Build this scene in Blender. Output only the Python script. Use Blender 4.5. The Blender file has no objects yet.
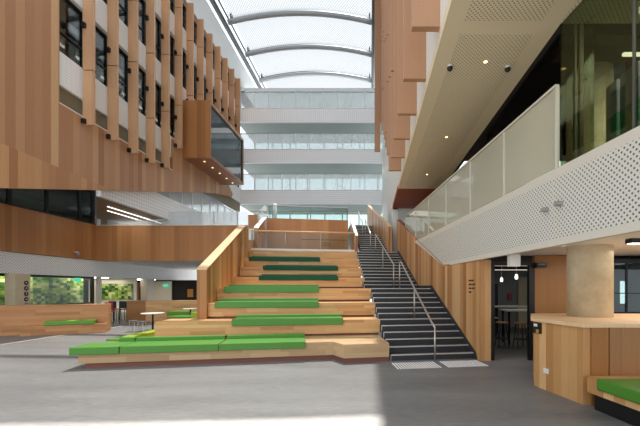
import bpy, bmesh, math, random
random.seed(7)
SC = bpy.context.scene
COL = SC.collection
F, CX, CY, H = 350.0, 370.0, 288.0, 1.8      # lens and eye height of the view the plan was measured from
R = math.radians

# ------------------------------------------------------------------ colours and materials
def lin(c):
    out = []
    for v in c:
        v /= 255.0
        out.append(v / 12.92 if v <= 0.04045 else ((v + 0.055) / 1.055) ** 2.4)
    return (*out, 1.0)

class NT:
    def __init__(self, name):
        self.m = bpy.data.materials.new(name)
        self.m.use_nodes = True
        self.t = self.m.node_tree
        self.t.nodes.clear()
        self.out = self.t.nodes.new('ShaderNodeOutputMaterial')
    def n(self, typ, **kw):
        nd = self.t.nodes.new(typ)
        for k, v in kw.items():
            setattr(nd, k, v)
        return nd
    def l(self, a, b):
        self.t.links.new(a, b)
    def math(self, op, a, b=None, c=None):
        nd = self.n('ShaderNodeMath', operation=op)
        for i, x in enumerate((a, b, c)):
            if x is None: continue
            if isinstance(x, (int, float)): nd.inputs[i].default_value = x
            else: self.l(x, nd.inputs[i])
        return nd.outputs[0]
    def bsdf(self, rough=0.5, metal=0.0, spec=0.5):
        b = self.n('ShaderNodeBsdfPrincipled')
        b.inputs['Roughness'].default_value = rough
        b.inputs['Metallic'].default_value = metal
        b.inputs['Specular IOR Level'].default_value = spec
        self.l(b.outputs[0], self.out.inputs[0])
        return b
    def uv(self):
        tc = self.n('ShaderNodeTexCoord')
        sp = self.n('ShaderNodeSeparateXYZ')
        self.l(tc.outputs['UV'], sp.inputs[0])
        return tc, sp.outputs[0], sp.outputs[1]
    def mix(self, fac, a, b, mode='MIX'):
        nd = self.n('ShaderNodeMix', data_type='RGBA', blend_type=mode)
        for s, x in ((nd.inputs[0], fac), (nd.inputs[6], a), (nd.inputs[7], b)):
            if isinstance(x, (int, float)): s.default_value = x
            elif isinstance(x, tuple): s.default_value = x
            else: self.l(x, s)
        return nd.outputs[2]

def plain(name, c, rough=0.5, metal=0.0, noise=0.06, scale=3.0, spec=0.5):
    k = NT(name); b = k.bsdf(rough, metal, spec)
    tc = k.n('ShaderNodeTexCoord')
    nz = k.n('ShaderNodeTexNoise'); nz.inputs['Scale'].default_value = scale; nz.inputs['Detail'].default_value = 4
    k.l(tc.outputs['Object'], nz.inputs['Vector'])
    f = k.math('MULTIPLY_ADD', nz.outputs[0], noise * 2, 1.0 - noise)
    base = lin(c)
    cb = k.n('ShaderNodeCombineXYZ')
    for i in range(3): k.l(k.math('MULTIPLY', f, base[i]), cb.inputs[i])
    k.l(cb.outputs[0], b.inputs['Base Color'])
    return k.m

def wood(name, cols, width=0.14, axis='u', length=None, rough=0.42, grain=1.0):
    """boards laid side by side: axis 'u' upright boards, 'v' boards stacked on edge"""
    k = NT(name); b = k.bsdf(rough, 0, 0.35)
    tc, u, v = k.uv()
    a, along = (u, v) if axis == 'u' else (v, u)
    idx = k.math('FLOOR', k.math('DIVIDE', a, width))
    wn = k.n('ShaderNodeTexWhiteNoise', noise_dimensions='2D')
    cb = k.n('ShaderNodeCombineXYZ')
    k.l(idx, cb.inputs[0])
    if length:
        w1 = k.n('ShaderNodeTexWhiteNoise', noise_dimensions='1D')
        k.l(idx, w1.inputs['W'])
        k.l(k.math('FLOOR', k.math('ADD', k.math('DIVIDE', along, length), k.math('MULTIPLY', w1.outputs[0], 3.0))), cb.inputs[1])
    k.l(cb.outputs[0], wn.inputs['Vector'])
    rp = k.n('ShaderNodeValToRGB')
    els = rp.color_ramp.elements
    els[0].color = lin(cols[0]); els[1].color = lin(cols[-1])
    for i in range(1, len(cols) - 1):
        e = els.new(i / (len(cols) - 1)); e.color = lin(cols[i])
    k.l(wn.outputs[0], rp.inputs[0])
    # grain
    mp = k.n('ShaderNodeCombineXYZ')
    k.l(k.math('MULTIPLY', a, 60.0), mp.inputs[0]); k.l(k.math('MULTIPLY', along, 2.2), mp.inputs[1])
    k.l(k.math('MULTIPLY', wn.outputs[0], 40.0), mp.inputs[2])
    nz = k.n('ShaderNodeTexNoise'); nz.inputs['Scale'].default_value = 1.0; nz.inputs['Detail'].default_value = 3
    k.l(mp.outputs[0], nz.inputs['Vector'])
    g = k.math('MULTIPLY_ADD', nz.outputs[0], 0.30 * grain, 1.0 - 0.15 * grain)
    # seam between boards
    fr = k.math('FRACT', k.math('DIVIDE', a, width))
    seam = k.math('MULTIPLY_ADD', k.math('LESS_THAN', fr, 0.035), -0.18, 1.0)
    fac = k.math('MULTIPLY', g, seam)
    vm = k.n('ShaderNodeVectorMath', operation='SCALE')
    k.l(rp.outputs[0], vm.inputs[0]); k.l(fac, vm.inputs['Scale'])
    k.l(vm.outputs[0], b.inputs['Base Color'])
    return k.m

def perforated(name, c, dark, pitch=0.06, r=0.24, rough=0.55, stagger=True):
    k = NT(name); b = k.bsdf(rough)
    tc, u, v = k.uv()
    if stagger:
        uu = k.math('DIVIDE', k.math('ADD', u, v), pitch * 1.414); vv = k.math('DIVIDE', k.math('SUBTRACT', u, v), pitch * 1.414)
    else:
        uu = k.math('DIVIDE', u, pitch); vv = k.math('DIVIDE', v, pitch)
    du = k.math('SUBTRACT', k.math('FRACT', uu), 0.5); dv = k.math('SUBTRACT', k.math('FRACT', vv), 0.5)
    d2 = k.math('ADD', k.math('MULTIPLY', du, du), k.math('MULTIPLY', dv, dv))
    hole = k.math('LESS_THAN', d2, r * r)
    k.l(k.mix(hole, lin(c), lin(dark)), b.inputs['Base Color'])
    return k.m

def glassy(name, tint, refl=0.08, rough=0.02, milky=0.0, milk=(235, 240, 240)):
    """pane: transparent with a fresnel reflection, optionally part milky"""
    k = NT(name)
    tr = k.n('ShaderNodeBsdfTransparent'); tr.inputs[0].default_value = lin(tint)
    body = tr.outputs[0]
    if milky > 0:
        df = k.n('ShaderNodeBsdfDiffuse'); df.inputs[0].default_value = lin(milk)
        tl = k.n('ShaderNodeBsdfTranslucent'); tl.inputs[0].default_value = lin(milk)
        m0 = k.n('ShaderNodeMixShader'); m0.inputs[0].default_value = 0.5
        k.l(df.outputs[0], m0.inputs[1]); k.l(tl.outputs[0], m0.inputs[2])
        m1 = k.n('ShaderNodeMixShader'); m1.inputs[0].default_value = milky
        k.l(body, m1.inputs[1]); k.l(m0.outputs[0], m1.inputs[2])
        body = m1.outputs[0]
    gl = k.n('ShaderNodeBsdfGlossy'); gl.inputs['Roughness'].default_value = rough
    fr = k.n('ShaderNodeFresnel'); fr.inputs[0].default_value = 1.45
    m = k.n('ShaderNodeMixShader')
    k.l(k.math('MULTIPLY', fr.outputs[0], refl / 0.04 * 0.6), m.inputs[0])
    k.l(body, m.inputs[1]); k.l(gl.outputs[0], m.inputs[2])
    k.l(m.outputs[0], k.out.inputs[0])
    return k.m

def glow(name, c, s):
    k = NT(name)
    e = k.n('ShaderNodeEmission'); e.inputs[0].default_value = lin(c); e.inputs[1].default_value = s
    k.l(e.outputs[0], k.out.inputs[0])
    return k.m

def membrane(name):
    """white foil cushion with a printed dot frit: partly clear, partly scattering"""
    k = NT(name)
    tc, u, v = k.uv()
    du = k.math('SUBTRACT', k.math('FRACT', k.math('DIVIDE', k.math('ADD', u, v), 0.2)), 0.5)
    dv = k.math('SUBTRACT', k.math('FRACT', k.math('DIVIDE', k.math('SUBTRACT', u, v), 0.2)), 0.5)
    d2 = k.math('ADD', k.math('MULTIPLY', du, du), k.math('MULTIPLY', dv, dv))
    dot = k.math('LESS_THAN', d2, 0.10)
    tr = k.n('ShaderNodeBsdfTransparent'); tr.inputs[0].default_value = (0.27, 0.28, 0.29, 1)
    tl = k.n('ShaderNodeBsdfTranslucent'); tl.inputs[0].default_value = (0.48, 0.50, 0.52, 1)
    m = k.n('ShaderNodeMixShader')
    k.l(k.math('MULTIPLY_ADD', dot, 0.16, 0.09), m.inputs[0])
    k.l(tr.outputs[0], m.inputs[1]); k.l(tl.outputs[0], m.inputs[2])
    k.l(m.outputs[0], k.out.inputs[0])
    return k.m

def mosaic(name):
    k = NT(name); b = k.bsdf(0.4)
    tc, u, v = k.uv()
    cb = k.n('ShaderNodeCombineXYZ')
    k.l(k.math('FLOOR', k.math('DIVIDE', u, 0.24)), cb.inputs[0]); k.l(k.math('FLOOR', k.math('DIVIDE', v, 0.15)), cb.inputs[1])
    wn = k.n('ShaderNodeTexWhiteNoise', noise_dimensions='2D'); k.l(cb.outputs[0], wn.inputs['Vector'])
    nz = k.n('ShaderNodeTexNoise'); nz.inputs['Scale'].default_value = 1.6; k.l(tc.outputs['UV'], nz.inputs['Vector'])
    f = k.math('ADD', k.math('MULTIPLY', wn.outputs[0], 0.6), k.math('MULTIPLY_ADD', nz.outputs[0], 1.2, -0.4))
    rp = k.n('ShaderNodeValToRGB'); rp.color_ramp.interpolation = 'CONSTANT'
    cs = [(24, 52, 26), (44, 88, 34), (84, 120, 40), (124, 150, 60), (158, 172, 92), (190, 200, 140), (216, 220, 176)]
    e = rp.color_ramp.elements
    e[0].color = lin(cs[0]); e[1].position = 0.94; e[1].color = lin(cs[-1])
    for i, c in enumerate(cs[1:-1]):
        q = e.new(0.16 + 0.14 * i); q.color = lin(c)
    k.l(f, rp.inputs[0]); k.l(rp.outputs[0], b.inputs['Base Color'])
    return k.m

def floor_mat():
    k = NT('grey_vinyl_floor'); b = k.bsdf(0.42, 0, 0.35)
    tc = k.n('ShaderNodeTexCoord'); mp = k.n('ShaderNodeMapping')
    mp.inputs['Scale'].default_value = (0.55, 2.2, 1); mp.inputs['Rotation'].default_value = (0, 0, R(32))
    k.l(tc.outputs['Object'], mp.inputs[0])
    nz = k.n('ShaderNodeTexNoise'); nz.inputs['Scale'].default_value = 0.7; nz.inputs['Detail'].default_value = 6; k.l(mp.outputs[0], nz.inputs['Vector'])
    n2 = k.n('ShaderNodeTexNoise'); n2.inputs['Scale'].default_value = 11; n2.inputs['Detail'].default_value = 5; k.l(mp.outputs[0], n2.inputs['Vector'])
    f = k.math('ADD', k.math('MULTIPLY', nz.outputs[0], 0.55), k.math('MULTIPLY', n2.outputs[0], 0.45))
    rp = k.n('ShaderNodeValToRGB')
    rp.color_ramp.elements[0].position = 0.3; rp.color_ramp.elements[0].color = lin((98, 97, 98))
    rp.color_ramp.elements[1].position = 0.72; rp.color_ramp.elements[1].color = lin((134, 132, 130))
    k.l(f, rp.inputs[0]); k.l(rp.outputs[0], b.inputs['Base Color'])
    return k.m

def concrete_mat(name, c1, c2):
    k = NT(name); b = k.bsdf(0.75)
    tc = k.n('ShaderNodeTexCoord')
    nz = k.n('ShaderNodeTexNoise'); nz.inputs['Scale'].default_value = 1.8; nz.inputs['Detail'].default_value = 8; nz.inputs['Roughness'].default_value = 0.65
    k.l(tc.outputs['Object'], nz.inputs['Vector'])
    rp = k.n('ShaderNodeValToRGB')
    rp.color_ramp.elements[0].position = 0.35; rp.color_ramp.elements[0].color = lin(c1)
    rp.color_ramp.elements[1].position = 0.65; rp.color_ramp.elements[1].color = lin(c2)
    k.l(nz.outputs[0], rp.inputs[0]); k.l(rp.outputs[0], b.inputs['Base Color'])
    return k.m

def cladding(name, c, c2, pitch=0.12):
    k = NT(name); b = k.bsdf(0.5)
    tc, u, v = k.uv()
    fr = k.math('FRACT', k.math('DIVIDE', v, pitch)); fu = k.math('FRACT', k.math('DIVIDE', u, pitch * 2))
    ln = k.math('MAXIMUM', k.math('LESS_THAN', fr, 0.16), k.math('MULTIPLY', k.math('LESS_THAN', fu, 0.06), 0.6))
    k.l(k.mix(ln, lin(c), lin(c2)), b.inputs['Base Color'])
    return k.m

M = {}
FAC = [(160, 112, 78), (186, 138, 102), (172, 122, 86), (194, 146, 108), (178, 130, 94), (210, 168, 124)]
M['facade'] = wood('spotted_timber_boards', FAC, 0.34, 'u')
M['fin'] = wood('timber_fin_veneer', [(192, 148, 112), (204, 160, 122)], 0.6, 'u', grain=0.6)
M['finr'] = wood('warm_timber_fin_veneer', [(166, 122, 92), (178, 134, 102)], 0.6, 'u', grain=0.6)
M['band'] = wood('honey_timber_boards', [(164, 112, 68), (184, 130, 82), (174, 120, 74), (192, 140, 92)], 0.3, 'u')
M['wall'] = wood('golden_timber_boards', [(146, 94, 54), (188, 138, 88), (208, 162, 110), (164, 110, 64), (218, 176, 126)], 0.2, 'u')
M['counter'] = wood('pale_upright_boards', [(164, 112, 62), (205, 158, 104), (184, 134, 82), (222, 180, 126), (174, 122, 72)], 0.17, 'u')
M['tier'] = wood('laminated_ash_boards', [(186, 138, 88), (212, 166, 112), (200, 152, 98), (220, 178, 124)], 0.09, 'v', 0.9)
M['tier2'] = wood('laminated_oak_boards', [(170, 116, 72), (196, 142, 94), (184, 130, 82)], 0.12, 'v', 1.4)
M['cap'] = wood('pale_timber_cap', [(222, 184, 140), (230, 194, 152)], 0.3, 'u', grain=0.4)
M['redwood'] = wood('red_brown_soffit_boards', [(138, 70, 40), (156, 82, 48)], 0.5, 'v', rough=0.85)
M['kick'] = plain('red_brown_kick', (124, 76, 62), 0.6)
M['white'] = plain('white_paint', (226, 228, 228), 0.55, noise=0.02)
M['offwhite'] = plain('warm_white_paint', (214, 208, 194), 0.6, noise=0.02)
M['grey'] = plain('grey_paint', (150, 152, 150), 0.6, noise=0.03)
M['lgrey'] = plain('pale_grey_paint', (200, 204, 204), 0.6, noise=0.02)
M['slabg'] = plain('grey_green_slab', (150, 156, 153), 0.6, noise=0.02)
M['dgrey'] = plain('dark_grey_paint', (86, 86, 84), 0.6)
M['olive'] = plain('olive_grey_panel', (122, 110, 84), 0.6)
M['brick'] = cladding('white_tile_spandrel', (244, 244, 243), (208, 208, 208))
M['clad'] = cladding('white_line_cladding', (226, 225, 218), (196, 195, 188), 0.1)
M['perf'] = perforated('perforated_white_panel', (216, 213, 204), (88, 84, 78), 0.06, 0.24)
M['perfl'] = perforated('perforated_pale_panel', (238, 238, 236), (168, 168, 168), 0.1, 0.24)
M['perfs'] = perforated('perforated_soffit_panel', (222, 208, 178), (104, 92, 70), 0.052, 0.23)
M['perfr'] = perforated('perforated_parapet_panel', (250, 251, 253), (226, 229, 234), 0.2, 0.3, stagger=False)
M['soffit'] = plain('cream_soffit_paint', (222, 206, 176), 0.6, noise=0.02)
M['slat'] = cladding('slatted_white_ceiling', (240, 240, 238), (186, 186, 184), 0.12)
M['black'] = plain('black_metal', (18, 18, 19), 0.45)
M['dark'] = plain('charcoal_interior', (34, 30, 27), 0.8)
M['brown'] = plain('brown_interior', (70, 48, 34), 0.8)
M['step'] = plain('charcoal_stair_vinyl', (44, 44, 48), 0.55, noise=0.12, scale=8)
M['nosing'] = plain('aluminium_nosing', (196, 192, 184), 0.4, 0.4)
M['steel'] = plain('brushed_steel', (190, 184, 174), 0.32, 0.85, 0.03)
M['steelg'] = plain('galvanised_tube', (158, 162, 166), 0.45, 0.35, 0.05)
M['dsteel'] = plain('dark_painted_steel', (92, 96, 100), 0.5, 0.3)
M['green'] = plain('bright_green_vinyl', (74, 132, 42), 0.38, noise=0.03)
M['mgreen'] = plain('leaf_green_vinyl', (92, 146, 36), 0.38, noise=0.03)
M['dgreen'] = plain('bottle_green_vinyl', (6, 78, 50), 0.5, noise=0.03, spec=0.25)
M['ygreen'] = plain('lime_green_vinyl', (150, 172, 34), 0.4, noise=0.03)
M['egreen'] = plain('emerald_panel', (22, 112, 82), 0.6)
M['lilac'] = plain('lilac_screen_fabric', (140, 138, 156), 0.8)  # colour of a reflection in the tall glass, put on panels
M['red'] = plain('red_plastic', (170, 28, 26), 0.45)
M['lam'] = plain('white_laminate', (228, 226, 220), 0.35, noise=0.01)
M['tan'] = plain('tan_fabric', (190, 128, 60), 0.7)
M['concrete'] = concrete_mat('raw_concrete', (186, 170, 138), (216, 204, 176))
M['column'] = concrete_mat('painted_column', (212, 194, 164), (220, 204, 174))
M['column2'] = plain('grey_beige_column', (196, 190, 176), 0.6)
M['floor'] = floor_mat()
M['tactile'] = plain('pale_tactile_studs', (240, 234, 232), 0.5)
M['glass'] = glassy('clear_glass', (232, 240, 238), 0.05)
M['glassd'] = glassy('dark_tinted_glass', (160, 168, 166), 0.05)
M['glassw'] = glassy('grey_window_glass', (206, 210, 208), 0.05)
M['glassg'] = glassy('green_tinted_glass', (200, 208, 190), 0.022)
M['glassn'] = glassy('low_sheen_glass', (236, 240, 234), 0.004)
M['glassm'] = glassy('milky_glass', (240, 243, 244), 0.03, milky=0.34, milk=(248, 250, 252))
M['glassb'] = glassy('screened_glass', (225, 232, 226), 0.05, milky=0.86, milk=(236, 232, 212))
M['glassbay'] = glassy('blue_grey_glass', (186, 202, 206), 0.06, milky=0.45, milk=(140, 160, 168))
M['membrane'] = membrane('dotted_foil_cushion')
M['mosaic'] = mosaic('green_mosaic_artwork')
M['lamp'] = glow('white_lamp', (255, 244, 226), 6.0)
M['lampw'] = glow('warm_lamp', (255, 206, 140), 3.5)
M['lampd'] = glow('dim_warm_lamp', (255, 214, 150), 1.6)
M['stripd'] = glow('faint_strip_lamp', (255, 240, 220), 0.6)
M['strip'] = glow('strip_lamp', (255, 244, 230), 2.2)
M['exit'] = glow('green_exit_light', (70, 190, 150), 1.0)
M['ink'] = plain('black_lettering', (34, 24, 20), 0.6)
M['leaf'] = plain('shrub_leaves', (70, 120, 44), 0.6, noise=0.5, scale=9)

# ------------------------------------------------------------------ mesh builder
class MB:
    def __init__(self): self.bm = bmesh.new()
    def ext(self, poly, vec):
        bm = self.bm
        a = [bm.verts.new(p) for p in poly]
        b = [bm.verts.new((p[0] + vec[0], p[1] + vec[1], p[2] + vec[2])) for p in poly]
        n = len(poly)
        bm.faces.new(a); bm.faces.new(b[::-1])
        for i in range(n):
            bm.faces.new((a[i], b[i], b[(i + 1) % n], a[(i + 1) % n]))
        return self
    def prism(self, pts, z0, z1):
        return self.ext([(p[0], p[1], z0) for p in pts], (0, 0, z1 - z0))
    def box(self, x0, x1, y0, y1, z0, z1):
        return self.prism([(x0, y0), (x1, y0), (x1, y1), (x0, y1)], z0, z1)
    def fbox(self, fr, s0, s1, d0, d1, z0, z1):
        return self.prism([fr(s0, d0), fr(s1, d0), fr(s1, d1), fr(s0, d1)], z0, z1)
    def tube(self, pts, r, n=10, closed=True):
        from mathutils import Vector
        bm = self.bm
        P = [Vector(p) for p in pts]
        rings = []
        for i, p in enumerate(P):
            t = (P[min(i + 1, len(P) - 1)] - P[max(i - 1, 0)]).normalized()
            up = Vector((0, 0, 1)) if abs(t.z) < 0.95 else Vector((1, 0, 0))
            a = t.cross(up).normalized(); b = t.cross(a)
            rings.append([bm.verts.new(p + (a * math.cos(q) + b * math.sin(q)) * r) for q in [2 * math.pi * j / n for j in range(n)]])
        for i in range(len(rings) - 1):
            for j in range(n):
                bm.faces.new((rings[i][j], rings[i][(j + 1) % n], rings[i + 1][(j + 1) % n], rings[i + 1][j]))
        bm.faces.new(rings[0][::-1]); bm.faces.new(rings[-1])
        return self
    def lathe(self, c, prof, n=32):
        bm = self.bm
        rings = [[bm.verts.new((c[0] + r * math.cos(2 * math.pi * j / n), c[1] + r * math.sin(2 * math.pi * j / n), c[2] + z)) for j in range(n)] for r, z in prof]
        for i in range(len(rings) - 1):
            for j in range(n):
                bm.faces.new((rings[i][j], rings[i][(j + 1) % n], rings[i + 1][(j + 1) % n], rings[i + 1][j]))
        bm.faces.new(rings[0][::-1]); bm.faces.new(rings[-1])
        return self
    def grid(self, fn, nu, nv):
        vs = [[self.bm.verts.new(fn(i / nu, j / nv)) for j in range(nv + 1)] for i in range(nu + 1)]
        for i in range(nu):
            for j in range(nv):
                self.bm.faces.new((vs[i][j], vs[i + 1][j], vs[i + 1][j + 1], vs[i][j + 1]))
        return self
    def build(self, name, mat, parent=None, bev=0.0, smooth=False, origin=None):
        bm = self.bm
        bmesh.ops.recalc_face_normals(bm, faces=bm.faces)
        if bev:
            bmesh.ops.bevel(bm, geom=list(bm.edges), offset=bev, segments=2, affect='EDGES', profile=0.6)
        bm.normal_update()
        uv = bm.loops.layers.uv.new('UVMap')
        for f in bm.faces:
            n = f.normal
            if abs(n.z) > 0.75:
                for lp in f.loops: lp[uv].uv = (lp.vert.co.x, lp.vert.co.y)
            else:
                q = math.hypot(n.x, n.y) or 1
                tx, ty = -n.y / q, n.x / q
                for lp in f.loops: lp[uv].uv = (lp.vert.co.x * tx + lp.vert.co.y * ty, lp.vert.co.z)
            f.smooth = smooth
        if parent is not None and origin is None:
            p = parent
            o = [0, 0, 0]
            while p is not None:
                for i in range(3): o[i] += p.location[i]
                p = p.parent
        elif origin is not None:
            o = origin
        else:
            vs = [v.co for v in bm.verts]
            o = [(min(v[i] for v in vs) + max(v[i] for v in vs)) / 2 for i in range(3)]
            o[2] = min(v[2] for v in vs)
        for v in bm.verts:
            v.co.x -= o[0]; v.co.y -= o[1]; v.co.z -= o[2]
        me = bpy.data.meshes.new(name)
        bm.to_mesh(me); bm.free()
        me.materials.append(mat if not isinstance(mat, str) else M[mat])
        ob = bpy.data.objects.new(name, me)
        COL.objects.link(ob)
        if parent is not None:
            ob.parent = parent
        else:
            ob.location = o
        return ob

def tag(o, label=None, cat=None, group=None, kind=None):
    if label: o['label'] = label
    if cat: o['category'] = cat
    if group: o['group'] = group
    if kind: o['kind'] = kind
    return o
def thing(name, label, cat, loc=(0, 0, 0), group=None):
    o = bpy.data.objects.new(name, None); o.empty_display_size = 0.2
    COL.objects.link(o); o.location = loc
    return tag(o, label, cat, group)
def struct(name, mb, mat, label=None, **kw):
    return tag(mb.build(name, mat, **kw), label, None, None, 'structure')
def dup(root, loc, label, group=None):
    r = root.copy(); COL.objects.link(r); r.location = loc; r['label'] = label
    if group: r['group'] = group
    for ch in list(root.children):
        c = ch.copy(); COL.objects.link(c); c.parent = r
        for g in list(ch.children):
            d = g.copy(); COL.objects.link(d); d.parent = c
    return r

def at(px, py, Y): return ((px - CX) * Y / F, Y, H + (CY - py) * Y / F)
def atx(px, py, X):
    Y = X * F / (px - CX); return (X, Y, H + (CY - py) * Y / F)
def yx(px, X): return X * F / (px - CX)

# stair frame: s along the nosings, d up the flight
TH = R(8.5); U = (math.cos(TH), math.sin(TH)); V = (-math.sin(TH), math.cos(TH)); O = (0.44, 8.571)
def st(s, d): return (O[0] + s * U[0] + d * V[0], O[1] + s * U[1] + d * V[1])
def s_at(fr, px, d):
    a, b = -20.0, 20.0
    for _ in range(60):
        m = (a + b) / 2; x, y = fr(m, d)
        if x / max(y, 0.1) < (px - CX) / F: a = m
        else: b = m
    return (a + b) / 2
RZ, TR = 0.149, 0.31
def dn(n):
    d = 0.06 + TR * (n - 1)
    if n > 12: d += 1.45
    if n > 32: d += 1.0
    return d

# ================================================================== SETTING: floor, walls, ceilings
struct('floor', MB().box(-34, 16, -14, 42, -0.2, 0), 'floor', 'grey vinyl floor of the atrium')
A = 12.4
# left timber facade: solid boards, then the raked bulkhead under the fins
w = MB(); w.ext([(-A, 7.0, 9.18), (-A, yx(59.5, -A), 9.18), (-A, yx(59.5, -A), 26), (-A, 7.0, 26)], (-0.3, 0, 0))
struct('wall_left', w, 'facade', 'solid timber board wall, upper left')
pts = [(-A, 7.0, 9.18), (-A, yx(165, -A), 9.18), (-A, 22.0, 9.18), (-A, 22.0, 11.2), (-A, 30.2, 11.2), (-A, 31.6, 10.3), atx(232, 197, -A), atx(215, 193.2, -A), atx(113, 190.5, -A), atx(0, 188, -A), (-A, 7.0, 3.9)]
w = MB(); w.ext(pts, (-0.3, 0, 0))
struct('wall_left', w, 'facade', 'timber board bulkhead with a raking bottom edge')
w = MB(); w.ext([atx(0, 143, -A + 0.004), atx(113, 190.4, -A + 0.004), atx(0, 188, -A + 0.004)], (0.02, 0, 0))
struct('trim_1', w, wood('pale_folded_boards', [(178, 126, 86), (204, 156, 110), (170, 116, 78)], 0.3, 'u'), 'paler boards folded under the timber bulkhead')
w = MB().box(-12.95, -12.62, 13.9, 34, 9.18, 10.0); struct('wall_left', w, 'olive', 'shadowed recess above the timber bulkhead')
FR = 13.98
struct('trim_3', MB().box(-12.6, -12.395, FR, 22.0, 9.181, 9.225), 'white', 'pale flashing along the top of the timber bulkhead')
for k, (z0, z1) in enumerate(((10.0, 11.35), (13.95, 15.25), (17.9, 19.24))):
    struct('wall_left', MB().box(-12.9, -12.5, FR, 34, z0, z1), 'brick', 'white tiled spandrel band behind the timber fins')
    struct('floor', MB().box(-20, -12.95, FR - 4, 34, z0 - 0.1, z0 + 0.15), 'grey', 'upper gallery floor, left building')
LV = ((11.35, 13.95), (15.25, 17.9), (19.24, 21.1))
for k, (z0, z1) in enumerate(LV):
    wn = tag(bpy.data.objects.new('window_%d' % (k + 1), None), 'ribbon window between white spandrels behind the fins', None, None, 'structure')
    COL.objects.link(wn); wn.location = (-12.75, 24, z0)
    MB().box(-12.76, -12.74, FR, 34, z0, z1).build('pane', 'glassw', wn)
    fr = MB()
    fr.box(-12.8, -12.68, FR, 34, z0, z0 + 0.08).box(-12.8, -12.68, FR, 34, z1 - 0.08, z1)
    fr.box(-12.8, -12.7, FR, 34, z0 + 0.95, z0 + 1.0)
    for i in range(15):
        y = FR + 0.03 + i * 1.42
        fr.box(-12.8, -12.68, y, y + 0.07, z0 + 0.08, z1 - 0.08)
    fr.build('window_frame', 'black', wn)
    br = MB()
    for i in range(14):
        y = FR + 0.95 + i * 1.42
        br.box(-12.92, -12.9, y - 0.12, y + 0.42, z0 + 0.08, z1)
    br.build('blind', 'olive', wn)
    ln = MB().box(-15.2, -15.1, FR, 34, z1 - 0.25, z1 - 0.2).build('strip_light', 'strip', wn)
struct('wall_left', MB().box(-20.2, -20, 6, 34, 6.2, 24), 'grey', 'back wall of the left building')
struct('trim_2', MB().box(-13.4, -12.35, 6, 42, 21.1, 23.5), 'white', 'deep white eaves beam along the left facade')
struct('ceiling', MB().box(-24, -13.0, 6, 42, 23.5, 23.8), 'white', 'flat roof of the left building')
# box bay
bay = thing('bay_window', 'projecting timber box bay with a large glazed side, high on the left facade', 'bay window', (-11.5, 26.3, 10.44))
X1, YN, YF, Z0, Z1 = -10.6, 23.2, 29.4, 10.44, 14.25
MB().box(-A - 0.2, X1, YN, YN + 0.16, Z0, Z1).build('end_wall', wood('bay_timber_boards', [(150, 98, 56), (178, 122, 74), (164, 108, 64)], 0.28, 'u'), bay)
MB().box(-A - 0.2, X1, YF - 0.16, YF, Z0, Z1).build('end_wall', 'facade', bay)
MB().box(-A - 0.2, X1, YN + 0.16, YF - 0.16, Z0, Z0 + 0.2).build('underside', wood('bay_soffit_boards', [(140, 90, 54), (158, 104, 64)], 0.2, 'u'), bay)
MB().box(-A - 0.2, X1, YN + 0.16, YF - 0.16, Z1 - 0.2, Z1).build('top', 'facade', bay)
MB().box(X1 - 0.12, X1 - 0.09, YN + 0.16, YF - 0.16, Z0 + 0.2, Z1 - 0.2).build('pane', 'glassbay', bay)
MB().box(X1 - 0.11, X1 - 0.04, YN + 0.16, YF - 0.16, Z1 - 0.3, Z1 - 0.2).box(X1 - 0.11, X1 - 0.04, YF - 0.3, YF - 0.16, Z0 + 0.2, Z1 - 0.3).build('window_frame', 'black', bay)
MB().box(-A - 0.15, X1 - 0.3, YN + 2, YF - 0.3, Z0 + 0.2, Z0 + 0.9).build('inner_seat', 'dgrey', bay)
for i in range(5):
    y = YN + 0.7 + i * 1.22
    MB().lathe((-11.3, y, Z0 - 0.02), [(0.07, 0), (0.07, 0.018)], 12).build('downlight', 'lampd', bay)

# fins, left
def fin(name, x0, x1, y, z0, z1, mat, joints, label, group, bx, jx):
    t = thing(name, label, 'fin', ((x0 + x1) / 2, y + 0.05, z0), group)
    m = MB(); zs = [z0] + [j for j in joints if z0 + 0.5 < j < z1 - 0.5] + [z1]
    for a, b in zip(zs[:-1], zs[1:]): m.box(x0, x1, y, y + 0.13, a + (0.02 if a > z0 else 0), b - (0.02 if b < z1 else 0))
    m.build('blade', mat, t)
    for a in zs[1:-1]: MB().box(x0 + 0.03, x1 - 0.03, y + 0.02, y + 0.11, a - 0.02, a + 0.02).build('joint', 'ink', t)
    for zb in jx:
        if z0 - 0.05 <= zb < z1 - 0.3:
            MB().box(bx - 0.07, bx + 0.07, y - 0.13, y - 0.002, zb, zb + 0.2).build('bracket', 'black', t)
    return t
ORD = ['first', 'second', 'third', 'fourth', 'fifth', 'sixth', 'seventh', 'eighth', 'ninth', 'tenth', 'eleventh', 'twelfth', 'thirteenth', 'fourteenth', 'fifteenth']
bots = [8.85, 8.8, 8.72, 8.72, 8.95, 10.7, 14.27, 14.27, 14.27, 14.27, 14.27, 13.6, 13.4]
for i, zb in enumerate(bots):
    y = 15.1 + 1.42 * i
    off = (i % 3) * 1.1
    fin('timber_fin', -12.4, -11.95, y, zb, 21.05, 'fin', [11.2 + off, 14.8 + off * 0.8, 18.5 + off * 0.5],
        'tall timber fin on the left facade, %s from the solid timber wall' % ORD[i], 'vertical timber fins of the left facade',
        -12.3, [zb + 0.02, 13.0 - 0.1 * i % 1, 16.6])
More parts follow.
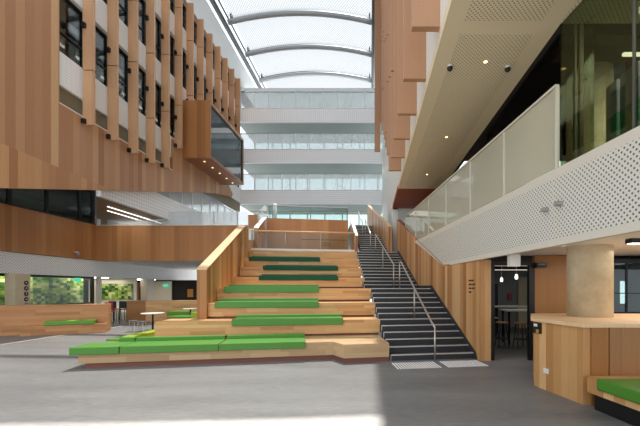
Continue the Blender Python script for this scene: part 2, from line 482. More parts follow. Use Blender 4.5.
# roof arches, foil cushions, gutters
XL, XR, ZR, CR = -11.6, 0.2, 23.5, 0.75
def arch(q, extra=0.0):
    x = XL + (XR - XL) * q
    return x, ZR + (CR + extra) * 4 * q * (1 - q)
RY = [16.12, 20.4, 24.5, 28.6, 32.6, 36.7, 40.8]
for i, y in enumerate(RY):
    if i == 0: continue
    t = thing('roof_arch', ['pale steel roof arch nearest the viewer', 'second pale steel roof arch from the viewer', 'third pale steel roof arch from the viewer', 'curved steel roof arch nearest the top of the picture', 'curved steel roof arch second from the top of the picture',
                            'curved steel roof arch third from the top of the picture', 'rearmost curved steel roof arch above the back balconies'][i], 'roof arch', (-5.7, y, ZR), 'steel arches carrying the foil roof')
    MB().tube([(arch(q / 20)[0], y, arch(q / 20)[1]) for q in range(21)], 0.2, 12).build('main_tube', 'steelg', t, smooth=True)
    MB().tube([(arch(q / 20)[0], y + 0.25, arch(q / 20)[1] + 0.42) for q in range(21)], 0.06, 8).build('top_rail', 'dsteel', t, smooth=True)
    for q in (0.02, 0.98):
        x, z = arch(q)
        MB().box(x - 0.06, x + 0.06, y - 0.06, y + 0.3, z + 0.15, z + 0.75).build('fixing_post', 'dsteel', t)
for i in range(len(RY) - 1):
    y0, y1 = RY[i], RY[i + 1]
    def fn(a, b, y0=y0, y1=y1):
        x, z = arch(a); bul = 0.55 * (4 * b * (1 - b)) ** 0.7
        return (x, y0 + (y1 - y0) * b, z + 0.45 + bul)
    tag(MB().grid(fn, 18, 8).build('foil_cushion', 'membrane', smooth=True),
        ['white dotted foil roof cushion nearest the viewer', 'white dotted foil roof cushion second from the viewer', 'white dotted foil roof cushion third from the viewer', 'white dotted foil cushion between the two topmost arches in view',
         'white dotted foil cushion between the second and third arches in view', 'rearmost white dotted foil cushion above the back balconies'][i], 'roof cushion', 'foil roof cushions')
g = thing('roof_gutter', 'bundle of grey gutter pipes running along the left roof edge', 'gutter', (-11.9, 29, 23.5))
for dx, dz, r in ((0, 0.15, 0.12), (-0.3, 0.3, 0.1), (0.3, 0.35, 0.07)):
    MB().tube([(-11.9 + dx, 15, 23.5 + dz), (-11.9 + dx, 42, 23.5 + dz)], r, 8).build('pipe', 'dsteel', g, smooth=True)
g = MB().tube([(0.25, 15, 23.5), (0.25, 42, 23.5)], 0.12, 8).build('roof_gutter', 'dsteel', smooth=True)
tag(g, 'single grey gutter pipe along the right roof edge beside the timber fins', 'gutter')
struct('ceiling', MB().box(0.3, 16, 2, 42, 23.6, 23.9), 'white', 'flat roof of the right building')  # roof slab out of view, put in to stop the sun

# ---------------- rear balconies
RYB = 34.0
BX0, BX1 = -12.9, 1.3
for k, (z0, z1, zg, nm) in enumerate(((9.96, 11.27, 12.87, 'lowest'), (13.94, 15.25, 16.8, 'middle'), (17.9, 19.24, 20.84, 'top'))):
    t = thing('balcony', '%s of the three white balconies across the back of the atrium' % nm, 'balcony', (-5.5, RYB + 2, z0), 'white balconies on the back wall')
    MB().box(BX0, BX1, RYB, RYB + 0.18, z0, z1).build('parapet', 'perfr', t)
    MB().box(BX0, BX1, RYB + 0.18, 39, z0 + 0.02, z0 + 0.32).build('slab', 'slabg', t)
    MB().box(BX0, BX1, RYB - 0.03, RYB + 0.21, z1, z1 + 0.05).build('coping', 'white', t)
    MB().box(BX0, BX1, RYB + 0.08, RYB + 0.1, z1 + 0.05, zg).build('glass_screen', 'glassm', t)
    MB().box(BX0, BX1, RYB + 0.06, RYB + 0.12, zg, zg + 0.06).build('top_rail', 'steelg', t)
    MB().box(BX0, BX1, RYB + 3.4, RYB + 3.5, z0 - 0.06, z0 + 0.02).build('cove_strip', 'offwhite', t)
    for i in range(11):
        x = BX0 + 0.3 + i * 1.34
        if x < BX1: MB().box(x, x + 0.06, RYB + 0.0, RYB + 0.07, z1 + 0.05, zg).build('post', 'white', t)
bw = tag(bpy.data.objects.new('window_4', None), 'glazed rear wall behind the white balconies', None, None, 'structure'); COL.objects.link(bw); bw.location = (-5.5, 39.2, 6)
MB().box(BX0, BX1 + 4, 39.2, 39.22, 6, 21).build('pane', 'glass', bw)
fr = MB()
for i in range(9): fr.box(BX0 + i * 1.95, BX0 + i * 1.95 + 0.12, 39.05, 39.3, 6, 21)
for z in (6.0, 8.0, 10.3, 12.2, 14.3, 16.2, 18.3, 20.2, 21.0): fr.box(BX0, BX1 + 4, 39.08, 39.28, z, z + 0.1)
fr.build('window_frame', 'white', bw)
struct('ceiling', MB().box(-13.4, 6, 34.3, 42, 21.1, 21.4), 'white', 'slab over the rear balconies')
for zz, nm in ((10.28, 'lowest'), (14.26, 'middle')):
    t = thing('rear_staircase', 'pale stair seen through the glass above the %s white balcony' % nm, 'stairs', (-2.0, 37.6, zz))
    m = MB()
    m.ext([(-3.9, 37.2, zz + 1.9), (-3.4, 37.2, zz + 1.9), (-0.2, 37.2, zz + 0.1), (-0.9, 37.2, zz + 0.02)], (0, 0.9, 0)); m.build('flight', 'grey', t)
    m = MB(); m.ext([(-3.9, 37.1, zz + 2.7), (-3.8, 37.1, zz + 2.7), (-0.4, 37.1, zz + 0.8), (-0.5, 37.1, zz + 0.8)], (0, 0.06, 0)); m.build('handrail', 'steelg', t)

# ---------------- left galleries
LX = 17.2
struct('wall_left', MB().box(-LX - 0.25, -LX, 9, 22, 3.55, 5.75), 'band', 'timber board balcony front, far left')
struct('wall_left', MB().box(-LX - 0.3, -LX - 0.1, 9, 36, 2.5, 3.53), 'perfl', 'perforated white bulkhead under the left gallery')
mid = thing('gallery_front', 'long timber balcony front facing the viewer at left, under a glass rail', 'balcony', (-12.4, 22.1, 3.5))
MB().box(-LX, -7.7, 22, 22.2, 3.5, 5.72).build('board_front', 'band', mid)
MB().box(-LX, -7.7, 21.98, 22.24, 5.72, 5.76).build('coping', 'offwhite', mid)
MB().box(-16.6, -7.7, 22.1, 22.12, 5.76, 6.62).build('glass_panel', 'glassm', mid)
for x in (-16.5, -15.9, -14.4, -12.9, -11.4, -9.9, -8.4):
    MB().box(x, x + 0.06, 22.12, 22.18, 5.76, 6.66).build('post', 'white', mid)
struct('floor', MB().box(-LX, -7.7, 22.2, 34, 3.5, 3.8), 'white', 'gallery slab at left')
struct('floor', MB().box(-26, -LX - 0.3, 8, 36, 3.6, 3.9), 'white', 'upper gallery slab at far left')
struct('ceiling', MB().box(-26, -LX - 0.3, 8, 36, 2.5, 2.6), 'slat', 'white ground floor ceiling at far left')
struct('wall_left', MB().box(-26.2, -26, 8, 36, 0, 8), 'dgrey', 'back wall of the left ground floor')
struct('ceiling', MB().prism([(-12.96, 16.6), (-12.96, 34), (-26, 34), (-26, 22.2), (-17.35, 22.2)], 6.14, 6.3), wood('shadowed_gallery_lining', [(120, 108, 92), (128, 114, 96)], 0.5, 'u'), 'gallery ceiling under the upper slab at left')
par = thing('balcony', 'white perforated gallery edge sloping away below the timber bulkhead at left', 'balcony', (-12.5, 25, 6.1))
MB().box(-12.95, -12.72, yx(101, -12.72), 34, 6.14, 7.5).build('parapet', 'perfr', par)
MB().box(-12.85, -12.82, 20.9, 34, 7.5, 9.0).build('glass_screen', 'glassm', par)
for i in range(10): MB().box(-12.82, -12.77, 20.9 + i * 1.42, 20.97 + i * 1.42, 7.5, 9.0).build('post', 'white', par)
MB().box(-12.87, -12.8, 20.9, 34, 9.0, 9.05).build('top_rail', 'steelg', par)
for i, (x, ya, yb) in enumerate(((-13.95, 18.6, 23.4), (-14.7, 19.6, 22.6))):
    tag(MB().box(x - 0.022, x + 0.022, ya, yb, 6.11, 6.139).build('strip_light', 'strip'), ['linear ceiling strip light nearer the white gallery edge', 'linear ceiling strip light farther from the white gallery edge'][i], 'light', 'gallery ceiling strip lights')
gw = tag(bpy.data.objects.new('window_5', None), 'dark glazing above the far left timber balcony front', None, None, 'structure'); COL.objects.link(gw); gw.location = (-LX - 0.1, 16, 5.75)
MB().box(-LX - 0.12, -LX - 0.1, 9, 21.9, 5.76, 8.4).build('pane', 'glassd', gw)
fr = MB().box(-LX - 0.16, -LX - 0.05, 9, 22, 5.752, 5.83)
for px in (11, 48.5, 81): fr.box(-LX - 0.16, -LX - 0.05, yx(px, -LX) - 0.08, yx(px, -LX) + 0.09, 5.83, 8.4)
fr.box(-LX - 0.16, -LX - 0.05, 21.75, 21.95, 5.83, 8.4)
fr.build('window_frame', 'black', gw)
struct('wall_left', MB().box(-22, -21.8, 8, 30, 3.9, 9.2), 'dgrey', 'dim wall behind the dark gallery glazing')
tag(MB().box(-20.35, -20.3, 13, 24, 7.72, 7.76).build('strip_light', 'strip'), 'thin strip light seen behind the dark gallery glazing', 'light')
tag(MB().box(-LX + 0.02, -LX + 0.15, 22.02, 22.15, 5.78, 8.2).build('white_post', 'white'), 'slim white post at the corner of the two timber balcony fronts', 'post')
tag(MB().lathe((-14.6, 23.2, 5.0), [(0.16, 0), (0.16, 1.13)], 20).build('white_column', 'white', smooth=True), 'round white column behind the glass rail of the left gallery', 'column')

# ground floor, far left: mosaic wall, window, columns
gw = tag(bpy.data.objects.new('window_6', None), 'black framed ground floor window before a green mosaic', None, None, 'structure'); COL.objects.link(gw); gw.location = (-17.6, 19, 0.9)
MB().box(-17.62, -17.6, 14, 22.2, 0.9, 2.38).build('pane', 'glassn', gw)
fr = MB().box(-17.68, -17.56, 14, 22.3, 0.78, 0.9).box(-17.68, -17.56, 14, 22.3, 2.38, 2.5).box(-17.68, -17.56, 22.1, 22.3, 0.9, 2.38)
fr.build('window_frame', 'black', gw)
struct('wall_left', MB().box(-17.75, -17.57, 14, 22.3, 0, 0.78), 'black', 'black wall base under the mosaic window')
tag(MB().box(-18.6, -18.5, 13.5, 22.6, 0.85, 2.4).build('mosaic_artwork', 'mosaic'), 'long green mosaic artwork behind the black framed window at left', 'artwork', 'green mosaics')
tag(MB().box(*[at(96, 0, 26)[0], at(132, 0, 26)[0]], 26, 26.1, 0.95, 2.12).build('mosaic_artwork', 'mosaic'), 'shorter green mosaic artwork on the pale wall right of the window', 'artwork', 'green mosaics')
struct('wall_left', MB().box(-21, -17.5, 26.12, 26.3, 0, 2.5), 'offwhite', 'pale wall carrying the smaller mosaic')
tag(MB().box(-17.5, -17.33, 22.35, 22.6, 0, 2.5).build('white_post', 'offwhite'), 'slim cream post between the two green mosaics', 'post')
def sq_column(x0, x1, y0, y1, z1, label, mat='column'):
    t = thing('column', label, 'column', ((x0 + x1) / 2, (y0 + y1) / 2, 0), 'square columns of the left ground floor')
    MB().box(x0, x1, y0, y1, 0, z1).build('shaft', mat, t)
    return t
c1 = sq_column(-17.8, -17.3, 16.75, 17.5, 2.49, 'square cream column with round black signs, at far left behind the counter')
# shifted a little into the room so that it stands proud of the window
c1.location.x += 0.32
for i in range(4):
    z = 2.05 - 0.27 * i
    m = MB()
    c = [(-17.297, 17.28 + 0.11 * math.cos(q), z + 0.11 * math.sin(q)) for q in [2 * math.pi * j / 20 for j in range(20)]]
    m.ext(c, (0.012, 0, 0))
    sg = m.build('round_sign', 'ink', c1, origin=(-17.55, 17.125, 0))
    ar = MB()
    a = [R(135), R(45), R(90), R(0)][i]
    ca, sa = math.cos(a), math.sin(a)
    sh = [(-.06, -.015), (.01, -.015), (.01, -.05), (.07, 0), (.01, .05), (.01, .015), (-.06, .015)]
    ar.ext([(-17.284, 17.28 + p * ca - q * sa, z + p * sa + q * ca) for p, q in sh], (0.004, 0, 0))
    arr = ar.build('arrow', 'offwhite', sg, origin=(-17.55, 17.125, 0))
m = MB()
for yy in (17.2, 17.26, 17.33, 17.42): m.box(-17.298, -17.292, yy, yy + 0.045, 1.02, 1.06)
m.build('small_lettering', 'ink', c1, origin=(-17.55, 17.125, 0))
sq_column(-17.9, -17.35, 27.3, 28.2, 2.49, 'square grey-beige column rising behind the second timber counter', 'column2')
# far ground floor wall
YB = 31.0
def far(px0, px1, z0, z1, mat, y=YB, th=0.1):
    return MB().box(at(px0, 0, y)[0], at(px1, 0, y)[0], y, y + th, z0, z1)
struct('wall_back', far(60, 240, 0, 2.5, 'dark', 31.3, 0.2), 'dark', 'dark ground floor back wall')
struct('wall_back', far(153, 171.5, 0, 2.4, 'white', 31.1), 'offwhite', 'pale far end of the ground floor passage')
d = tag(bpy.data.objects.new('door_1', None), 'timber doors at the far end of the left ground floor', None, None, 'structure'); COL.objects.link(d); d.location = (-20.5, 31, 0)
far(132.5, 145, 0, 2.3, 'band').build('door_leaf', 'band', d)
far(139.5, 143, 0.3, 1.9, 'x', 30.95, 0.04).build('door_glass', 'black', d)
tag(far(187.5, 193, 1.0, 1.7, 'x', 31.15, 0.05).build('poster', 'tan'), 'tan poster on the dark back wall at left', 'poster')
tag(far(163, 168, 1.9, 2.12, 'x', 30.9, 0.06).build('exit_sign', 'exit'), 'small green exit sign at the far end of the ground floor passage', 'sign', 'green exit signs')
tag(MB().box(at(74, 0, 20)[0], at(80, 0, 20)[0], 20, 20.08, 2.17, 2.38).build('exit_sign', 'exit'), 'small green exit sign hanging before the long mosaic', 'sign', 'green exit signs')
fx = thing('fire_extinguisher', 'red fire extinguisher below a sign before the long mosaic', 'extinguisher', (-18.3, 18.7, 0.95))
MB().lathe((-18.3, 18.7, 0.95), [(0.1, 0), (0.11, 0.03), (0.11, 0.38), (0.05, 0.46)], 16).build('cylinder', 'red', fx, smooth=True)
MB().box(-18.34, -18.24, 18.66, 18.74, 1.41, 1.5).build('valve', 'black', fx)
m = tag(MB().box(-18.45, -18.42, 18.55, 18.85, 1.75, 2.3).build('wall_sign', 'lam'), 'white and red safety sign above the fire extinguisher', 'sign')
MB().box(-18.418, -18.41, 18.6, 18.8, 2.0, 2.25).build('symbol', 'red', m, origin=tuple(m.location))
for i, (x, y) in enumerate(((-18.6, 17.0), (-18.6, 21.5), (-18.8, 27.0))):
    tag(MB().box(x - 0.1, x + 0.9, y, y + 2.2, 2.45, 2.499).build('ceiling_light', 'lamp'), ['ceiling light panel above the signed column', 'ceiling light panel above the window edge', 'ceiling light panel near the grey-beige column'][i], 'light', 'left ground floor ceiling lights')

# counters at left
def seg_frame(p, q):
    L = math.hypot(q[0] - p[0], q[1] - p[1]); u = ((q[0] - p[0]) / L, (q[1] - p[1]) / L); v = (-u[1], u[0])
    return (lambda s, d: (p[0] + s * u[0] + d * v[0], p[1] + s * u[1] + d * v[1])), L
fa, La = seg_frame((-18.0, 10.95), (-10.95, 14.65))
fa, La = seg_frame((-17.2, 11.4), (-10.95, 14.65))
t = thing('timber_counter', 'long laminated timber counter with a green seat, far left', 'counter', (*fa(La / 2, 0.3), 0))
MB().fbox(fa, 0, La, 0, 0.55, 0, 1.09).build('body', 'tier2', t)
MB().fbox(fa, 0, La, -0.015, 0.58, 1.09, 1.13).build('top', 'tier2', t)
sb0, sb1 = s_at(fa, 22, -0.3), s_at(fa, 107, -0.3)
b = thing('bench', 'low laminated timber bench in front of the far left counter', 'bench', (*fa((sb0 + sb1) / 2, -0.25), 0))
MB().fbox(fa, sb0, sb1, -0.5, -0.01, 0, 0.36).build('base', 'tier2', b)
sc0, sc1 = s_at(fa, 45, -0.4), s_at(fa, 95, -0.4)
tag(MB().fbox(fa, sc0, sc1, -0.54, -0.05, 0.362, 0.52).build('bench_cushion', 'mgreen', bev=0.025), 'green cushion on the low bench before the far left counter', 'cushion')
fb, Lb = seg_frame((-12.85, 18.5), (-8.4, 19.3))
t = thing('timber_counter', 'second laminated timber counter, between the round table and the grey-beige column', 'counter', (*fb(Lb / 2, 0.3), 0))
MB().fbox(fb, 0, 0.9, -0.02, 0.55, 0, 1.12).build('end_panel', wood('brown_laminated_boards', [(150, 104, 62), (164, 116, 72)], 0.12, 'v', 1.2), t)
MB().fbox(fb, 0.9, Lb, 0, 0.5, 0, 1.08).build('body', 'tier', t)
MB().fbox(fb, 0.9, Lb, -0.02, 0.55, 1.08, 1.12).build('top', 'tier', t)
# low seats beside the tiers
b = thing('bench', 'low green topped bench behind the left end of the tiered seating', 'bench', (-8.7, 16.6, 0))
MB().box(-9.3, -8.0, 16.2, 17.0, 0, 0.36).build('base', 'tier', b)
MB().box(-9.32, -8.3, 16.18, 17.02, 0.362, 0.48).build('seat_pad', 'green', b, bev=0.02)
MB().box(-8.28, -7.98, 16.15, 17.1, 0.362, 0.68).build('end_pad', 'ygreen', b, bev=0.02)
b = thing('bench', 'small green bench against the second timber counter', 'bench', (-9.8, 18.2, 0))
MB().box(-10.4, -9.2, 17.9, 18.5, 0, 0.4).build('base', 'tier2', b)
MB().box(-10.4, -9.2, 17.88, 18.5, 0.402, 0.6).build('seat_pad', 'mgreen', b, bev=0.02)

def round_table(x, y, h, r, label, grp=None):
    t = thing('cafe_table', label, 'table', (x, y, 0), grp)
    MB().lathe((x, y, h - 0.035), [(r - 0.01, 0), (r, 0.01), (r, 0.03), (r - 0.005, 0.035)], 36).build('table_top', 'lam', t)
    MB().lathe((x, y, 0.03), [(0.035, 0), (0.035, h - 0.066)], 14).build('pedestal', 'black', t, smooth=True)
    MB().lathe((x, y, 0), [(0.25, 0), (0.25, 0.012), (0.04, 0.03)], 24).build('base', 'black', t)
    return t
round_table(-9.25, 14.9, 0.74, 0.44, 'round white cafe table on a black pedestal behind the left end of the tiers')
round_table(-9.0, 17.55, 0.78, 0.35, 'small white cafe table beside the green bench at the second counter')
def wire_stool(x, y, label, grp):
    t = thing('low_stool', label, 'stool', (x, y, 0), grp)
    MB().lathe((x, y, 0.42), [(0.16, 0), (0.18, 0.015), (0.17, 0.03)], 20).build('seat', 'dgrey', t)
    for a in range(4):
        q = R(45 + 90 * a)
        MB().tube([(x + 0.12 * math.cos(q), y + 0.12 * math.sin(q), 0.419), (x + 0.2 * math.cos(q), y + 0.2 * math.sin(q), 0.0)], 0.011, 6).build('leg', 'steel', t)
    return t
s0 = wire_stool(-9.8, 14.5, 'low wire legged stool left of the round white cafe table', 'stools at the round white table')
dup(s0, (-9.25, 14.2, 0), 'low wire legged stool in front of the round white cafe table', 'stools at the round white table')
dup(s0, (-8.5, 15.1, 0), 'low stool right of the round white cafe table', 'stools at the round white table')
# red chair and bar table in the gap
t = thing('bar_table', 'white topped bar table with black legs in the gap between the left counters', 'table', (-13.6, 19.6, 0))
MB().box(-14.3, -12.95, 19.3, 19.9, 0.93, 0.97).build('table_top', 'lam', t)
for x in (-14.2, -13.1):
    for y in (19.35, 19.8): MB().box(x, x + 0.05, y, y + 0.05, 0, 0.93).build('leg', 'black', t)
def high_chair(x, y, mat, label, grp, legs='black'):
    t = thing('bar_chair', label, 'chair', (x, y, 0), grp)
    MB().box(x - 0.2, x + 0.2, y - 0.2, y + 0.2, 0.64, 0.68).build('seat', mat, t, bev=0.01)
    MB().box(x - 0.2, x + 0.2, y - 0.22, y - 0.19, 0.72, 1.1).build('backrest', mat, t, bev=0.01)
    for dx in (-0.17, 0.17):
        MB().box(x + dx - 0.012, x + dx + 0.012, y - 0.215, y - 0.19, 0.68, 0.75).build('back_post', legs, t)
        for dy in (-0.17, 0.17):
            MB().tube([(x + dx, y + dy, 0.64), (x + dx * 1.2, y + dy * 1.2, 0)], 0.014, 6).build('leg', legs, t)
    return t
high_chair(-12.75, 17.3, 'red', 'red bar chair with black legs beside the far left counter end', None)
k0 = high_chair(-13.75, 18.9, 'black', 'black bar chair behind the red chair, nearer to it', 'black bar chairs at the white bar table')
dup(k0, (-13.2, 18.9, 0), 'black bar chair beside the second counter end panel', 'black bar chairs at the white bar table')

# ================================================================== TIERED SEATING AND STAIRS
tiers = thing('tiered_seating', 'broad laminated timber seating tiers climbing beside the dark stairs', 'tiered seating', (-3.0, 9.0, 0))
T1 = [(-6.49, 7.78), (-0.93, 8.81), (-0.62, 8.36), st(0.03, 0.0), st(0.03, 1.75), st(-5.8, 1.75), (-5.95, 11.6), (-6.78, 11.6)]
def inset(poly, dx, dy): return poly
tb = MB().prism(T1, 0.115, 3 * RZ).build('tier', wood('weathered_ash_boards', [(170, 138, 100), (194, 162, 122), (182, 148, 108)], 0.12, 'v', 0.9), tiers)  # shade on the lowest tier is put into these duller board colours
T1k = [(-6.38, 7.84), (-0.9, 8.86), (-0.59, 8.4), st(0.04, 0.04), st(0.04, 1.7), st(-5.75, 1.7), (-6.0, 11.5), (-6.68, 11.5)]
MB().prism(T1k, 0, 0.115).build('plinth', 'kick', tb)
SL = -4.91
rights = {2: 0.09, 3: 0.1, 4: 0.11, 5: 0.2, 6: 0.2, 7: 0.2, 8: 0.2}
for k in range(2, 9):
    d0 = dn(3 * k) - 0.02; d1 = dn(3 * k + 3) + 0.1 if k < 8 else 13.5
    s0 = -5.97 if k == 2 else SL + 0.005; s1 = rights[k] - 0.01
    zb = 3 * RZ * (k - 1)
    tb = MB().fbox(st, s0, s1, d0, d1, zb + 0.06, 3 * RZ * k).build('tier', 'tier' if k != 4 and k != 5 else 'tier', tiers)
    MB().fbox(st, s0 + 0.06, s1 - 0.03, d0 + 0.06, d1 - 0.02, zb, zb + 0.06).build('plinth', 'kick', tb)
# cushions
def cushion(fr, d0, z, s0, s1, mat, label, grp, rear=True, deep=0.48, rear_in=0.02, th=0.055):
    c = fr((s0 + s1) / 2, d0 + 0.25)
    t = thing('bench_cushion', label, 'cushion', (c[0], c[1], z), grp)
    prof = [(d0 - 0.06, z - 0.13), (d0 - 0.06, z + th), (d0 + deep, z + th), (d0 + deep, z + 0.003), (d0 - 0.005, z + 0.003), (d0 - 0.005, z - 0.13)]
    a = fr(s0, 0); b = fr(s1, 0)
    m = MB(); m.ext([(*fr(s0, p), q) for p, q in prof], (b[0] - a[0], b[1] - a[1], 0))
    m.build('seat_pad', mat, t, bev=0.012)
    if rear:
        m = MB(); m.fbox(fr, s0 + rear_in, s1 - 0.02, d0 + deep + 0.01, d0 + deep + 0.2, z + 0.003, z + 0.125); m.build('rear_pad', mat, t, bev=0.012)
    return t
GC = 'green cushions laid along the timber tiers'
CU = [(2, 232, 343, 'green', 'bright green cushion on the second tier from the floor'),
      (3, 215, 318.5, 'green', 'bright green cushion on the third tier from the floor'),
      (4, 224, 319, 'green', 'bright green cushion on the fourth tier from the floor'),
      (5, 259, 338, 'dgreen', 'dark green cushion on the fifth tier, lowest of the dark ones'),
      (6, 263, 338, 'dgreen', 'dark green cushion on the sixth tier, middle of the dark ones'),
      (7, 249, 320, 'dgreen', 'dark green cushion on the seventh tier, topmost of all')]
for k, p0, p1, mat, lb in CU:
    d0 = dn(3 * k) - 0.02
    s0, s1 = s_at(st, p0, d0), s_at(st, p1, d0)
    cushion(st, d0, 3 * RZ * k, max(s0, SL + 0.05), s1, mat, lb, GC)
fc, Lc = seg_frame((-6.49, 7.78), (-0.93, 8.81))
for p0, p1, lb in ((70.5, 120.5, 'green cushion at the left corner of the lowest tier'), (121, 219.5, 'middle green cushion of the lowest tier, left of its seam'), (220.3, 306, 'green cushion at the right of the lowest tier, ending on bare timber')):
    s0, s1 = s_at(fc, p0, 0), s_at(fc, p1, 0)
    cushion(fc, 0.0, 3 * RZ, s0 + (0.36 if False else 0.0), s1 - 0.012, 'green', lb, GC, deep=0.72, rear_in=0.62 if p0 < 100 else 0.0, th=0.035)
t = thing('bench_cushion', 'lime edged cushion along the left side of the lowest tier', 'cushion', (-6.55, 9.9, 3 * RZ), GC)
m = MB(); m.prism([(-6.68, 8.85), (-6.34, 8.85), (-6.45, 11.3), (-6.8, 11.3)], 3 * RZ + 0.003, 3 * RZ + 0.06); m.build('seat_pad', 'green', t, bev=0.012)
m = MB(); m.prism([(-6.31, 8.9), (-6.03, 8.9), (-6.15, 11.3), (-6.43, 11.3)], 3 * RZ + 0.003, 3 * RZ + 0.12); m.build('rear_pad', 'ygreen', t, bev=0.012)

# stairs
stairs = thing('staircase', 'dark grey stairs with pale nosings climbing right of the timber tiers', 'stairs', (*st(1.2, 4), 0))
SW = 2.26
for n in range(1, 41):
    s0, s1 = (rights.get(max(2, min(8, n // 3)), 0.09), SW) if n <= 24 else (0.42, 1.81)
    if n > 24: s0 = 0.42
    d0, d1 = dn(n), (dn(n + 1) + 0.03 if n < 40 else dn(n) + 1.2)
    if n == 24: d1 = dn(25) + 0.03
    z1 = RZ * n
    sp = MB().fbox(st, s0, s1, d0, d1, max(0, z1 - RZ - 0.06) if n > 1 else 0.0, z1).build('step', 'step', stairs)
    MB().fbox(st, s0, s1 - 0.02, d0 - 0.012, d0 + 0.05, z1 - 0.022, z1 + 0.004).build('nosing', 'nosing', sp)
    if n <= 24:
        MB().fbox(st, s0 - 0.012, s0 + 0.002, d0 - 0.01, d0 + 0.03, z1 - RZ, z1).build('end_strip', 'nosing', sp)
sk = MB()
prof = [(-0.1, 0.0), (dn(1) - 0.1, 0.16), (dn(12) - 0.02, RZ * 12 + 0.1), (dn(13) - 0.15, RZ * 12 + 0.1), (dn(24), RZ * 24 + 0.1), (dn(24) + 0.2, RZ * 24), (dn(24) + 0.2, RZ * 22), (dn(13), RZ * 11), (dn(12), RZ * 10), (0.3, 0)]
sk.ext([(*st(SW - 0.02, p), q) for p, q in prof], (U[0] * 0.03, U[1] * 0.03, 0)); sk.build('skirting', 'step', stairs)
# timber balustrades beside the stairs
def sloped_wall(fr, s0, s1, profile, name, label, mat, capmat='cap', cap=0.035, capw=0.01, ref=None):
    """profile: (d, z_bottom, z_top) from front to rear"""
    d0 = profile[0][0]
    t = thing(name, label, 'balustrade', (*fr((s0 + s1) / 2, d0), profile[0][1]))
    v = (U[0] * (s1 - s0), U[1] * (s1 - s0), 0)
    pl = [(*fr(s0, d), z0) for d, z0, z1 in profile] + [(*fr(s0, d), z1) for d, z0, z1 in reversed(profile)]
    MB().ext(pl, v).build('panel', mat, t)
    if cap:
        v2 = (U[0] * (s1 - s0 + 2 * capw), U[1] * (s1 - s0 + 2 * capw), 0)
        pl = [(*fr(s0 - capw, d), z1 + 0.001) for d, z0, z1 in profile] + [(*fr(s0 - capw, d), z1 + cap) for d, z0, z1 in reversed(profile)]
        MB().ext(pl, v2).build('cap', capmat, t)
    return t
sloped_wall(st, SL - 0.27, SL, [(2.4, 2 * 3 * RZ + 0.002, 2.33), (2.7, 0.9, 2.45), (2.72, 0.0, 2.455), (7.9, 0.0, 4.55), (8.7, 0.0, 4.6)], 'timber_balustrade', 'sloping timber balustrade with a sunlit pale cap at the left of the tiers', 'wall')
sloped_wall(st, SW + 0.02, SW + 0.22, [(-0.25, 0.0, 2.48), (2.25, 0.0, 2.5), (9.0, 0.0, 5.25)], 'timber_wall', 'tall timber board wall along the right side of the dark stairs', 'wall', 'finr')
sloped_wall(st, 1.82, 1.99, [(dn(24) + 0.15, RZ * 24 + 0.002, 4.87), (16.5, RZ * 24, 7.75)], 'timber_balustrade', 'sloping timber wall at the right of the upper stair flight', 'wall', 'cap')
sg = MB()
for i, wd in enumerate(((0.30, ), (0.16, 0.18), (0.16, 0.16), (0.16, ))):
    z = 1.98 - i * 0.075 * 1.35
    a = 0.42
    for k in wd:
        p = st(SW + 0.0, 0.0)
        # lettering runs along the wall away from the front edge
        q0 = st(SW + 0.012, a); q1 = st(SW + 0.012, a - k)
        sg.ext([(*st(SW + 0.019, 0.95 - (0.95 - a)), z), (*st(SW + 0.019, a - k), z), (*st(SW + 0.019, a - k), z + 0.035), (*st(SW + 0.019, a), z + 0.035)], (-U[0] * 0.006, -U[1] * 0.006, 0))
        a -= k + 0.04
tag(sg.build('wall_lettering', 'ink'), 'four short lines of black directory lettering on the timber wall by the stairs', 'lettering')

# handrails
def rail(s, pts, posts, label, name='handrail'):
    """pts: (d, z) along the rail; posts: (d, z_floor, z_top)"""
    t = thing(name, label, 'handrail', (*st(s, posts[0][0]), posts[0][1]), 'steel handrails of the dark stairs')
    MB().tube([(*st(s, d), z) for d, z in pts], 0.026, 10).build('rail', 'steel', t, smooth=True)
    for d, z0, z1 in posts: MB().tube([(*st(s, d), z0 + 0.001), (*st(s, d), z1)], 0.021, 8).build('post', 'steel', t, smooth=True)
    return t
HR = 0.92
rail(1.15, [(-0.13, 0.82), (0.02, 0.9), (0.1, 0.92), (3.4, 12 * RZ + HR - 0.01), (3.62, 12 * RZ + HR), (3.66, 12 * RZ + HR)], [(-0.13, 0, 0.83), (1.72, 6 * RZ, 6 * RZ + 0.82 + 0.1), (3.62, 12 * RZ, 12 * RZ + HR)], 'lowest steel stair handrail, standing on the floor by the tactile pads')
rail(1.15, [(4.45, 12 * RZ + HR - 0.06), (4.62, 12 * RZ + HR), (dn(24) + 0.25, 24 * RZ + HR)], [(4.6, 12 * RZ, 12 * RZ + HR), (6.83, 18 * RZ, 18 * RZ + HR), (dn(24) + 0.2, 24 * RZ, 24 * RZ + HR)], 'middle steel stair handrail, rising from the stair landing')
rail(0.95, [(9.1, 25 * RZ + 0.75), (9.25, 25 * RZ + HR - .05), (dn(32), 32 * RZ + HR)], [(9.2, 25 * RZ, 25 * RZ + HR - 0.07), (dn(32) + 0.02, 32 * RZ, 32 * RZ + HR)], 'upper steel handrail on the flight above the tiers')
rail(0.95, [(12.3, 32 * RZ + HR), (dn(40), 40 * RZ + HR)], [(12.32, 32 * RZ, 32 * RZ + HR), (dn(40), 40 * RZ, 40 * RZ + HR)], 'topmost small steel handrail at the head of the stairs')
